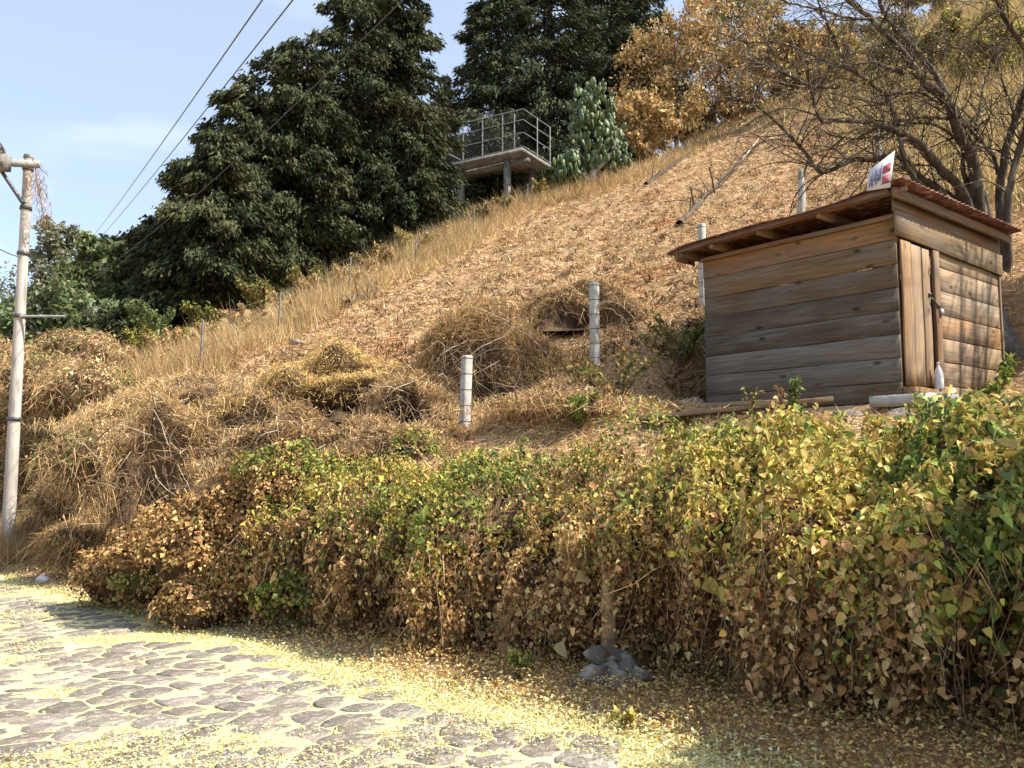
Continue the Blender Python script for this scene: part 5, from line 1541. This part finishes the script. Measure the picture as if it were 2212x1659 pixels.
for lab, px, Yd, tp, pal, n in [('yellow brown shrub high on the slope right of centre', 1850, 54, 60, ORANGE + REED, 6000), ('yellow green shrub behind the main limbs of the bare tree', 1980, 48, 40, REED + OLIVE, 7000),
                                ('olive shrub at the upper right behind the bare tree', 2090, 44, 20, REED + OLIVE, 7000), ('tall yellowish shrub at the right edge of the slope', 2200, 38, 0, REED + GREENS[3:], 7000), ('low ochre shrub above the shed roof', 2050, 36, 250, REED, 4000)]:
    broadleaf('hill_shrub', lab, px, Yd, tp, [(0, 0, 0.75, 0.24), (-0.25, 0, 0.5, 0.24), (0.25, 0, 0.55, 0.26), (0, 0, 0.3, 0.28), (-0.4, 0, 0.25, 0.2), (0.4, 0, 0.25, 0.22)], n, pal, L=0.24, trunk_r=0.07, mat=M_dry, group='shrubs high on the right of the slope', wid=(0.2, 0.5))

for lab, px, Yd, tp, n in [('dark shrub added to darken the space beneath the terrace slab', 1050, 57, 385, 5000), ('dark shrub added to darken the right half under the terrace', 1130, 56, 350, 5000), ('dark shrub behind the prickly pear stems', 1230, 58, 300, 5000)]:  # the two under the slab are added so its underside reads dark
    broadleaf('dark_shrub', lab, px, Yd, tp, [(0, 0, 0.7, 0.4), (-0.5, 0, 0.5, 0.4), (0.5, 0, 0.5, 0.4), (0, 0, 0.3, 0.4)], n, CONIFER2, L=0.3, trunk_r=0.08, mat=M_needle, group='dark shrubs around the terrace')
broadleaf('orange_tree', 'low orange growth along the crest below the orange trees', 1510, 66, 185, [(0, 0, 0.6, 0.3), (-0.5, 0, 0.5, 0.3), (0.5, 0, 0.6, 0.3), (-0.9, 0, 0.4, 0.3), (0.9, 0, 0.6, 0.3), (0, 0, 0.25, 0.3)], 9000, ORANGE + BRUSH + OLIVE, L=0.3, trunk_r=0.08, mat=M_dry, group='orange leaved trees')
broadleaf('hill_shrub', 'dense ochre scrub on the crest behind the bare tree', 1850, 72, 20, [(0, 0, 0.7, 0.3), (-0.5, 0, 0.5, 0.3), (0.5, 0, 0.7, 0.3), (-0.9, 0, 0.4, 0.3), (0.9, 0, 0.7, 0.3), (0, 0, 0.3, 0.3)], 11000, ORANGE + REED + OLIVE, L=0.3, trunk_r=0.08, mat=M_dry, group='shrubs high on the right of the slope', wid=(0.2, 0.5))
broadleaf('hill_shrub', 'dense yellowish scrub at the top right corner', 2080, 68, -60, [(0, 0, 0.7, 0.3), (-0.5, 0, 0.5, 0.3), (0.5, 0, 0.7, 0.3), (-0.9, 0, 0.6, 0.3), (0.9, 0, 0.7, 0.3), (0, 0, 0.3, 0.3)], 11000, REED + OLIVE, L=0.3, trunk_r=0.08, mat=M_dry, group='shrubs high on the right of the slope', wid=(0.2, 0.5))

# tall reeds and dry growth behind the bare tree
n = 52000
r = U(20, 80, n); a = np.arctan(U(0.28, 0.72, n))
x, y = r * np.sin(a), r * np.cos(a)
k = rng.random(n) < sstep(0.40, 0.58, x / y + 0.10 * (y - 35) / 20 + 0.12 * (fbm(x * 0.3, y * 0.3, 13) - 0.5)) * np.where(y > 26, 1, 0.5)
x, y = x[k], y[k]; n = len(x)
P = np.stack([x, y, T(x, y)], -1)
A = nrm(rng.normal(0, 0.28, (n, 3)) + np.array([0, 0, 1.0]))
V, F = blades(P, A, U(0.5, 2.6, n), U(0.02, 0.05, n), droop=0.25)
o = build('tall_reeds', V, F, M_straw, col=pick(REED + STRAW, n, 0.25), kind='stuff'); o['label'] = 'tall yellow dry growth on the slope behind the bare tree'

# ------------------------------------------------------------------ fence line: tall grass, wire fence, shrubs
FL = smooth_path(np.array(FENCE[:9], float), 300)
ft_ = nrm(np.gradient(FL, axis=0)); fnm = np.stack([-ft_[:, 1], ft_[:, 0]], -1)     # left of the line
n = 85000
w_ = 1 / np.maximum(FL[:, 1], 10) ** 1.2
li = rng.choice(len(FL), n, p=w_ / w_.sum())
o_ = U(-0.3, 1, n) ** 1.0 * U(0.3, 4.0, n)
base = FL[li] + fnm[li] * o_[:, None] + rng.normal(0, 0.15, (n, 2))
k = base[:, 1] > 15
base, o_ = base[k], o_[k]; n = len(base)
x, y = base.T
P = np.stack([x, y, T(x, y)], -1)
hgt = (0.65 + 1.1 * fbm(x * 0.6, y * 0.6, 19)) * U(0.5, 1.3, n) * (0.6 + 0.5 * sstep(-0.3, 1.2, o_))
A = nrm(rng.normal(0, 0.42, (n, 3)) + np.array([0.05, -0.05, 1.0]))
V, F = blades(P, A, hgt * 1.1, 0.008 + 0.0006 * y, droop=0.25)
gcol = pick([(0.50, 0.33, 0.165), (0.56, 0.40, 0.21), (0.42, 0.26, 0.13), (0.58, 0.44, 0.24), (0.46, 0.37, 0.15)], n, 0.22)
o = build('tall_dry_grass', V, F, M_straw, col=gcol, kind='stuff'); o['label'] = 'tall tan dry grass along the wire fence'

wf = thing('wire_fence', 'thin wire fence climbing the left edge of the mown slope', 'fence', (*FENCE[1], float(T(*FENCE[1]))))
posts = []
for (px, Yd) in [(433, 21.8), (600, 25.3), (752, 29.6), (895, 34), (1022, 40), (1140, 47.8)]:
    x_ = (px / 2.16 - 512) / FOC * Yd * 1.005; z_ = float(T(x_, Yd)); tp_ = np.array([x_ + 0.02, Yd, z_ + 1.55])
    V, F = tube([np.array([x_, Yd, z_ - 0.3]), np.array([x_, Yd, z_ + 0.7]), tp_], 0.032, 0.03, 6, 6); build('post', V, F, M_oldconc, wf, smooth=True)
    posts.append(np.array([x_, Yd, z_]))
for h_ in (0.4, 0.8, 1.2, 1.5):
    V, F = tubes(np.array([p + [0, -0.06, h_] for p in posts])[None], np.full((1, len(posts)), 0.006), 4); build('wire', V, F, M_wire, wf)

for lab, px, py, Yd, h_, n, pal in [('yellow green shrub at the lower end of the fence line', 335, 800, 24, 1.5, 1500, [(0.30, 0.28, 0.07), (0.24, 0.24, 0.06), (0.36, 0.30, 0.10)]), ('green shrub behind the tall grass near the first fence post', 430, 740, 27, 1.5, 1500, OLIVE + GREENS[:2]),
                                    ('olive shrub left of the fallen branch', 555, 690, 29, 1.6, 1600, OLIVE + [(0.36, 0.32, 0.12)]), ('pale olive shrub between grass and cypress trunks', 660, 660, 31, 1.7, 1600, OLIVE + [(0.36, 0.32, 0.12)]), ('dry brown shrub in the tall grass, mid fence line', 800, 600, 34, 1.6, 1400, STRAW + OLIVE),
                                    ('yellowish shrub below the shorter cypress', 880, 540, 37, 1.9, 1600, [(0.38, 0.30, 0.12), (0.3, 0.26, 0.1), (0.42, 0.34, 0.16)]), ('grey brown shrub under the terrace pillar', 1040, 480, 44, 1.3, 1500, [(0.26, 0.2, 0.12), (0.2, 0.17, 0.09), (0.32, 0.26, 0.14)]), ('olive shrub below the terrace slab', 1090, 440, 47, 1.2, 1500, OLIVE),
                                    ('ochre shrub between terrace and prickly pear', 1165, 420, 49, 1.5, 1500, [(0.34, 0.25, 0.08), (0.28, 0.22, 0.08), (0.4, 0.3, 0.1)]), ('leafy green shrub under the leftmost cypress', 330, 740, 29, 1.8, 1400, BROAD)]:
    x_ = (px / 2.16 - 512) / FOC * Yd; z_ = float(T(x_, Yd))
    weed('fence_shrub', lab, (x_, Yd, z_), h_ * 0.9, int(n * 1.5), 0.115, pal, 'shrub', 0.75, M_dry, 'shrubs along the fence line', stems=9)

TAN = ['lowest tan dry shrub in the fence grass, below the first post', 'tan dry shrub just left of the first fence post', 'tan dry shrub just above the first fence post', 'tan dry shrub midway between first and second fence posts', 'tan dry shrub at the second fence post', 'tan dry shrub between second post and the forked branch', 'tan dry shrub behind the forked dark branch', 'tan dry shrub above the forked dark branch', 'tan dry shrub below the fourth fence post', 'tan dry shrub above the fourth fence post', 'tan dry shrub at the foot of the terrace pillar', 'highest tan dry shrub, under the terrace slab']
for k, (px, py, Yd) in enumerate([(300, 830, 22.5), (380, 790, 23.5), (470, 740, 25), (520, 715, 26.5), (610, 690, 28), (690, 640, 30), (735, 620, 31), (775, 590, 33), (845, 560, 35), (930, 535, 38), (985, 500, 41), (1060, 470, 45)]):
    x_ = (px / 2.16 - 512) / FOC * Yd; z_ = float(T(x_, Yd))
    weed('dry_shrub', TAN[k], (x_, Yd, z_), 1.1, 2200, 0.075, [(0.50, 0.33, 0.17), (0.56, 0.41, 0.22), (0.42, 0.27, 0.14), (0.48, 0.38, 0.17)], 'shrub', 0.9, M_dry, 'tan dry shrubs in the fence grass', stems=9)

# ------------------------------------------------------------------ terrace on pillars
A1 = at(1128, 318, 50.8); tz = float(A1[2])
ys_ = np.linspace(50, 58, 400); A0 = min((at(955, 358, q) for q in ys_), key=lambda p: abs(p[2] - tz)); A0[2] = tz
td = nrm(A1 - A0); tn_ = np.array([-td[1], td[0], 0])
A00 = A0 - td * 3.2
te = thing('terrace', 'raised concrete terrace on pillars with a tall wire railing, among dark trees', 'terrace', (A0[0], A0[1], float(T(A0[0], A0[1]))))
mid = (A00 + A1) / 2 + tn_ * 1.9
V, F = box(mid - [0, 0, 0.13], np.linalg.norm(A1 - A00), 3.8, 0.24, td, tn_, up); build('slab', V, F, M_oldconc, te)
V, F = box((A00 + A1) / 2 - [0, 0, 0.48] + tn_ * 1.0, np.linalg.norm(A1 - A00) - 0.2, 0.3, 0.3, td, tn_, up); build('beam', V, F, M_oldconc, te)
for q in (at(985, 400, 53.6), at(1085, 370, 51.6), at(1140, 370, 53.6)):
    zb = float(T(q[0], q[1])) - 0.5
    V, F = box((q[0] + tn_[0] * 0.6, q[1] + tn_[1] * 0.6, (zb + tz - 0.27) / 2), 0.34, 0.34, tz - 0.27 - zb, td, tn_, up); build('pillar', V, F, M_oldconc, te)
def tp3(s, h_, inn=0.15): return A0 + td * s + tn_ * inn + np.array([0, 0, h_])
Lt = float(np.linalg.norm(A1 - A0))
for s_, h_ in ((0.1, 3.1), (1.6, 2.85), (3.15, 2.7), (4.7, 2.6), (5.6, 2.4)):
    V, F = tube([tp3(s_, 0), tp3(s_, h_)], 0.05, 0.05, 6); build('railing_post', V, F, M_palesteel, te)
for inn in (1.9, 3.6):
    V, F = tube([tp3(Lt, 0, inn), tp3(Lt, 2.6, inn)], 0.045, 0.045, 6); build('railing_post', V, F, M_palesteel, te)
for h_ in (0.12, 1.1, 2.0, 2.75):
    V, F = tube([tp3(-3, h_), tp3(Lt, h_ * 0.93)], 0.028, 0.028, 5); build('rail', V, F, M_palesteel, te)
    V, F = tube([tp3(Lt, h_ * 0.93), tp3(Lt, h_ * 0.93, 3.7)], 0.025, 0.025, 5); build('rail', V, F, M_palesteel, te)
V, F = tube([tp3(0.1, 1.0), tp3(1.5, 0.1)], 0.05, 0.05, 5); build('brace', V, F, M_palesteel, te)
gm = Geo()
for q in np.arange(-3, Lt, 0.16):
    for sgn in (1, -1):
        a_, b_ = tp3(q, 0.1), tp3(q + sgn * 1.3, 2.6)
        V, F = tubes(np.array([[a_, b_]]), np.full((1, 2), 0.007), 3); gm.add(V, F)
gm.done('wire_mesh', M_wire, te, kind='stuff')

# ------------------------------------------------------------------ prickly pear
cb = at(1275, 398, 50.0); cb[2] = max(float(T(cb[0], cb[1])), cb[2] - 0.6)
cx = thing('prickly_pear', 'tall tree-like prickly pear cactus at the edge of the slope', 'cactus', cb)
pad = []
for k in range(14):
    a = k * 6.283 / 14; pad.append((0.5 * math.cos(a) * (0.85 + 0.15 * math.sin(a)), 0.0, 0.5 + 0.5 * math.sin(a)))
pv = [(p[0], 0.0, p[2]) for p in pad] ; n14 = 14
pv2 = [(p[0] * 0.75, 0.085, 0.5 + (p[2] - 0.5) * 0.75) for p in pad]; pv3 = [(p[0] * 0.75, -0.085, 0.5 + (p[2] - 0.5) * 0.75) for p in pad]
PV = np.array(pv + pv2 + pv3 + [(0, 0.11, 0.5), (0, -0.11, 0.5)])
PV = PV * np.array([0.66, 1, 1.1]); PF = []
for k in range(14):
    k2 = (k + 1) % 14
    PF += [[k, k2, 14 + k2], [k, 14 + k2, 14 + k], [k2, k, 28 + k], [k2, 28 + k, 28 + k2], [14 + k, 14 + k2, 42], [28 + k2, 28 + k, 43]]
pad_me = mesh_data('pad', PV, np.array(PF), M_cactus, smooth=True)
V, F = tube([cb - [0, 0, 0.3], cb + [0.25, 0, 1.3], cb + [0.5, 0, 2.6]], 0.28, 0.16, 8, 10, 0.1); build('trunk', V, F, M_palebark, cx, smooth=True)
V, F = tube([cb + [0.1, 0, 0.4], cb + [-0.9, -0.2, 1.3], cb + [-1.5, -0.2, 2.0]], 0.2, 0.12, 8, 10, 0.1); build('trunk', V, F, M_palebark, cx, smooth=True)
V, F = tube([cb + [0.3, 0, 1.3], cb + [1.3, -0.2, 2.2], cb + [1.6, -0.2, 3.2]], 0.2, 0.12, 8, 10, 0.1); build('trunk', V, F, M_palebark, cx, smooth=True)
PF = np.array(PF)
cnt = 0
tops = [(0.4, 0, 5.2, 2.1, 2.1), (-0.6, 0, 4.6, 1.6, 1.8), (-2.0, -0.2, 1.0, 1.4, 1.0), (2.6, 0, 2.2, 1.2, 1.4), (-0.2, 0, 3.2, 1.9, 1.8), (1.2, 0, 3.6, 1.7, 2.0), (-1.1, -0.2, 1.3, 1.5, 1.2), (0.9, -0.1, 1.9, 1.4, 1.2), (0.5, 0.1, 5.8, 1.3, 1.0), (1.9, 0, 2.6, 1.0, 1.2)]
pgeo = Geo()
for k in range(640):
    tx, ty, tz_, rr, rh = random.choice(tops)
    d = rdir(1)[0] * U(0.4, 1.0)
    p = np.array([(tx + d[0] * rr * 0.95) * 0.74, ty + d[1] * rr * 0.7, max(tz_ + d[2] * rh * 0.9, 0.1)])
    s = U(0.36, 0.60)
    ml = Matrix.Translation(Vector(p)) @ Matrix.Rotation(U(0, 6.28), 4, 'Z') @ Matrix.Rotation(random.gauss(d[0] * 0.5, 0.35), 4, 'Y') @ Matrix.Rotation(random.gauss(0, 0.3), 4, 'X') @ Matrix.Scale(s, 4)
    if k >= 290:
        Mx = np.array(ml)
        pgeo.add(PV @ Mx[:3, :3].T + Mx[:3, 3] + off(cx), PF); continue
    o = link('pad', pad_me, cx); o.matrix_local = ml
    t = random.uniform(0.75, 1.3); yl = random.random() < 0.12
    o.color = (t * (1.6 if yl else 1), t * (1.15 if yl else 1), t * 0.95, 1)

pgeo.done('inner_pads', M_cactus, cx, smooth=True, kind='stuff')

# ------------------------------------------------------------------ logs and branches on the slope
def log_obj(name, label, pts, r0, r1, twigs=0, mat=None, lift=0.6, group='dead wood lying on the slope'):
    p = np.array([on_ground(*q, 15) for q in pts]) + np.array([0, 0, r0 * lift])
    r = thing(name, label, 'log', p[0], group)
    V, F = tube(p, r0, r1, 7, 22, 0.08); build('wood', V, F, mat or M_bark, r, smooth=True)
    sp_ = smooth_path(p, 40)
    for k in range(twigs):
        s = sp_[rng.integers(2, 38)]; d = rdir(1)[0]; d[2] = abs(d[2]) * 0.8
        L_ = U(0.4, 1.1) * (1 + r0 * 4)
        V, F = tube([s, s + d * L_ * 0.5 + [0, 0, 0.05], s + d * L_ - [0, 0, 0.15]], r0 * 0.3, r0 * 0.1, 4, 6); build('twig', V, F, M_twig, r, smooth=True)
    return r


log_obj('fallen_log', 'long thin fallen trunk lying up the slope toward the orange trees', [(1395, 402), (1450, 362), (1520, 318), (1590, 276), (1660, 232)], 0.15, 0.09, 16, M_darkbark)
log_obj('fallen_log', 'fallen trunk with stubby broken twigs above the shed roof', [(1468, 490), (1515, 440), (1570, 385), (1620, 335), (1668, 295)], 0.14, 0.09, 40)
log_obj('fallen_branch', 'curved dark branch at the base of the prickly pear', [(1185, 428), (1225, 402), (1275, 390), (1320, 392), (1362, 396)], 0.14, 0.06, 6, M_darkbark)
log_obj('fallen_branch', 'short forked dark branch lying beside the fence grass', [(752, 660), (775, 650), (800, 640), (820, 630)], 0.13, 0.09, 5, M_darkbark)
log_obj('fallen_branch', 'pale straight stick lying near the upper fallen log', [(1600, 350), (1640, 300), (1665, 275)], 0.05, 0.03, 0, M_stick)
for k, (px, py, h_, lab) in enumerate([(1545, 420, 1.2, 'upright dead stake left of the twiggy fallen trunk, tallest'), (1500, 445, 0.8, 'short upright stake beside the twiggy fallen trunk')]):
    q = on_ground(px, py, 15)
    V, F = tube([q - [0, 0, 0.2], q + [-0.1 * h_, 0, h_ * 0.6], q + [-0.2 * h_, 0, h_]], 0.05, 0.035, 5); o = build('stake', V, F, M_darkbark); tag(o, lab, 'stake')

# ------------------------------------------------------------------ bare tree behind the shed
def cr_(cx_, cy_, Yd): return at(1613 + 0.3125 * cx_, 0.3125 * cy_, Yd)


BR = [  # crop points, depths (start, end), radii
    ([(1700, 1850), (1600, 1400), (1560, 1100), (1480, 950), (1380, 700), (1230, 570), (1080, 370), (860, 130), (700, 0), (560, -140)], 13.6, 12.4, 0.17, 0.035),
    ([(1720, 1850), (1640, 1400), (1530, 1000), (1350, 600), (1180, 360), (980, 140), (920, 0), (880, -150)], 13.7, 13.8, 0.13, 0.03),
    ([(1690, 1800), (1500, 1350), (1350, 1180), (1220, 1010), (1080, 930), (900, 860), (640, 830), (510, 830), (440, 600), (420, 480)], 13.5, 11.6, 0.12, 0.02),
    ([(1600, 1500), (1500, 1200), (1480, 1000), (1350, 890), (1200, 850), (1060, 870)], 13.6, 13.0, 0.07, 0.015),
    ([(1650, 1700), (1330, 1340), (1180, 1210), (1060, 1090), (880, 1100), (720, 1110), (520, 1190), (400, 1050), (230, 870), (50, 720), (-150, 690)], 13.6, 12.2, 0.10, 0.015),
    ([(1250, 1330), (1100, 1150), (1040, 870), (960, 680), (850, 570), (680, 470), (560, 430), (250, 300), (0, 290), (-220, 210)], 13.2, 12.8, 0.065, 0.012),
    ([(1390, 820), (1200, 815), (1050, 840), (860, 900), (640, 1010), (400, 1080)], 13.2, 12.6, 0.04, 0.01),
    ([(1590, 900), (1600, 800), (1650, 550), (1750, 370), (1830, 230)], 13.7, 14.3, 0.05, 0.015),
    ([(1740, 1200), (1700, 1080), (1600, 960), (1500, 850)], 13.8, 13.6, 0.06, 0.04),
    ([(690, 470), (600, 260), (520, 100), (480, -60)], 12.9, 12.3, 0.045, 0.015),
    ([(1080, 500), (950, 460), (870, 430), (700, 450)], 13.0, 12.0, 0.06, 0.015),
    ([(640, 600), (430, 590), (200, 470), (130, 450), (-60, 380)], 12.0, 12.0, 0.045, 0.012),
    ([(1180, 360), (1100, 200), (1080, 60), (1100, -100)], 13.7, 14.0, 0.05, 0.02),
    ([(860, 130), (700, 120), (480, 60), (300, 20), (100, -60)], 12.5, 11.8, 0.04, 0.012),
    ([(1400, 760), (1200, 640), (980, 660), (860, 640)], 13.3, 12.8, 0.035, 0.012),
    ([(1640, 1450), (1500, 1290), (1300, 1150), (1150, 1000), (950, 950), (720, 960), (560, 930)], 13.8, 13.6, 0.06, 0.012),
    ([(1500, 1400), (1280, 1260), (1100, 1180), (950, 1190)], 13.9, 13.8, 0.05, 0.015),
]
BR2 = [
    ([(1790, 1900), (1750, 1450), (1780, 1100), (1850, 850), (1917, 650), (2020, 430), (2100, 200)], 13.2, 12.6, 0.11, 0.05),
    ([(1810, 1900), (1800, 1450), (1880, 1050), (1960, 800), (2080, 500)], 13.0, 12.4, 0.10, 0.05),
    ([(1990, 520), (1917, 330), (1800, 150), (1730, 0), (1640, -150)], 12.7, 11.6, 0.08, 0.03),
    ([(1860, 830), (1780, 600), (1700, 420), (1560, 330), (1420, 340)], 12.8, 12.4, 0.03, 0.008),
]


def bare_tree(label, BRs, ntw, seed_depth, name='bare_tree'):
    base = cr_(*BRs[0][0][0], BRs[0][1])
    gz = float(T(base[0], base[1]))
    r = thing(name, label, 'tree', (base[0], base[1], min(gz, base[2])))
    allp = []; allr = []
    for k, (pts, y0_, y1_, r0, r1) in enumerate(BRs):
        m = len(pts)
        P3 = np.array([cr_(q[0], q[1], y0_ + (y1_ - y0_) * i_ / (m - 1)) for i_, q in enumerate(pts)])
        if pts[0][1] > 1750: P3[0, 2] = min(P3[0, 2], float(T(P3[0, 0], P3[0, 1])) - 0.2)
        K = 6 * m
        sp_ = smooth_path(P3, K) + rng.normal(0, 0.006, (K, 3))
        rr = r0 + (r1 - r0) * np.linspace(0, 1, K) ** 0.75
        V, F = tubes(sp_[None], (0.76 * rr * (1 + 0.05 * rng.normal(size=K)))[None], 8)
        build('trunk' if k == 0 else 'limb', V, F, M_bark, r, smooth=True)
        lo = int(K * (0.30 if k < 6 else 0.12))
        allp.append(sp_[lo:]); allr.append(rr[lo:])
    AP = np.concatenate(allp); AR = np.concatenate(allr)
    tang = nrm(np.concatenate([np.gradient(q, axis=0) for q in allp]))

    def grow(S, D, L, R0, k_=6):
        n = len(S)
        side = rdir(n)
        D0 = nrm(D)
        bend = nrm(rdir(n) + np.array([0, 0, 0.2]))
        pts = np.empty((n, k_, 3)); p = S.copy(); d = D0.copy()
        for q in range(k_):
            pts[:, q] = p
            d = nrm(d + bend * 0.16 + rng.normal(0, 0.11, (n, 3)) + np.array([0, 0, -0.05 * q]))
            p = p + d * (L / (k_ - 1))[:, None]
        rad = R0[:, None] * np.linspace(1, 0.3, k_)[None]
        return pts, rad, d

    n1 = ntw
    i_ = rng.integers(0, len(AP), n1)
    D = nrm(tang[i_] * 0.7 + rdir(n1) * 0.9 + np.array([-0.15, 0, 0.25]))
    L = U(0.5, 1.5, n1); R0 = np.minimum(AR[i_] * 0.45, U(0.007, 0.018, n1))
    p1, r1_, d1 = grow(AP[i_], D, L, R0, 7)
    n2 = ntw * 3
    j_ = rng.integers(0, n1, n2); kk = rng.integers(2, 7, n2)
    S2 = p1[j_, kk]; D2 = nrm((p1[j_, kk] - p1[j_, kk - 1]) * 4 + rdir(n2) * 0.9)
    p2, r2_, d2 = grow(S2, D2, U(0.2, 0.75, n2), np.full(n2, 0.0045), 5)
    n3 = ntw * 2
    j3 = rng.integers(0, n2, n3); k3 = rng.integers(2, 5, n3)
    p3, r3_, d3 = grow(p2[j3, k3], nrm(d2[j3] + rdir(n3)), U(0.12, 0.4, n3), np.full(n3, 0.0033), 4)
    gt = Geo()
    for p, q in ((p1, r1_), (p2, r2_), (p3, r3_)):
        V, F = tubes(p, q, 3, cap=False); gt.add(V, F)
    gt.done('twigs', M_bark, r, kind='stuff')
    n = ntw * 5
    j = rng.integers(0, n2, n); P = p2[j, rng.integers(2, 5, n)] + rng.normal(0, 0.02, (n, 3))
    V, F = leaves(P, rdir(n), rdir(n), 0.05 * np.exp(rng.normal(0, 0.3, n)), 0.022 * U(0.6, 1.4, n))
    build('last_leaves', V, F, M_leaf, r, pick(YELLOWS + OLIVE + STRAW + GREENS[3:], n, 0.25), kind='stuff')
    return r


bare_tree('large leafless many-stemmed tree arching leftward from behind the shed', BR, 560, 13.6)
bare_tree('upright bare tree stems at the right edge behind the shed', BR2, 150, 13.0)

# a leafless tree standing to the right of the shed: its stems dapple the door wall
tb = np.array([12.4, 8.9, float(T(12.4, 8.9))])
rt = thing('bare_tree', 'leafless tree on the bank to the right of the shed that dapples its door wall', 'tree', tb)
allq = []
for k in range(7):
    a = U(0, 6.28); q = [tb - [0, 0, 0.2], tb + [math.cos(a) * 0.4, math.sin(a) * 0.4, 3.0], tb + [math.cos(a) * 1.2, math.sin(a) * 1.2, 5.5], tb + [math.cos(a) * 2.0, math.sin(a) * 2.0, 8.5]]
    sp_ = smooth_path(q, 20) + rng.normal(0, 0.02, (20, 3)); allq.append(sp_)
    V, F = tubes(sp_[None], np.linspace(0.07, 0.015, 20)[None], 6); build('trunk' if k == 0 else 'limb', V, F, M_bark, rt, smooth=True)
AQ = np.concatenate([q[5:] for q in allq]); n = 420
pp = np.empty((n, 7, 3)); q_ = AQ[rng.integers(0, len(AQ), n)].copy(); dv = nrm(rdir(n) + np.array([0, 0, 0.5]))
for m_ in range(7):
    pp[:, m_] = q_; dv = nrm(dv + rng.normal(0, 0.2, (n, 3))); q_ = q_ + dv * U(0.12, 0.25, n)[:, None]
V, F = tubes(pp, np.outer(U(0.012, 0.022, n), np.linspace(1, 0.4, 7)), 3, cap=False); build('twigs', V, F, M_bark, rt, kind='stuff')

# pale thin trunks on the slope behind the bare tree
for px, py0, py1, Yd, lab in ((1722, 475, 365, 22, 'short pale trunk on the slope just above the shed roof'), (1888, 400, 270, 24, 'pale thin trunk seen between the limbs of the bare tree'), (1640, 130, 60, 60, None)):
    if lab is None: continue
    b_ = at(px, py0, Yd); b_[2] = min(b_[2], float(T(b_[0], b_[1])) ) - 0.2; t_ = at(px + 6, py1, Yd)
    o = thing('tree_trunk', lab, 'trunk', b_)
    V, F = tube([b_, (b_ + t_) / 2 + [0.08, 0, 0], t_], 0.13, 0.08, 8, 10, 0.05); build('trunk', V, F, M_palebark, o, smooth=True)
    V, F = tube([t_ - [0, 0, 0.5], t_ + [0.25, 0, 0.3]], 0.05, 0.03, 6); build('limb', V, F, M_bark, o, smooth=True)

# white litter at the road edge
q = on_ground(95, 1262, 8, 30)
V, F = rock_mesh(q + [0, 0, 0.07], 0.13, 77, (1.1, 0.8, 0.75), 2)
o = build('crumpled_bag', V, F, M_white); tag(o, 'crumpled white bag lying at the far road edge', 'litter')
q = on_ground(640, 745, 14)
V, F = rock_mesh(q + [0, 0, 0.08], 0.16, 78, (1.3, 0.8, 0.6), 2)
o = build('pale_stone', V, F, M_conc); tag(o, 'pale stone on the slope near the fence grass', 'stone')
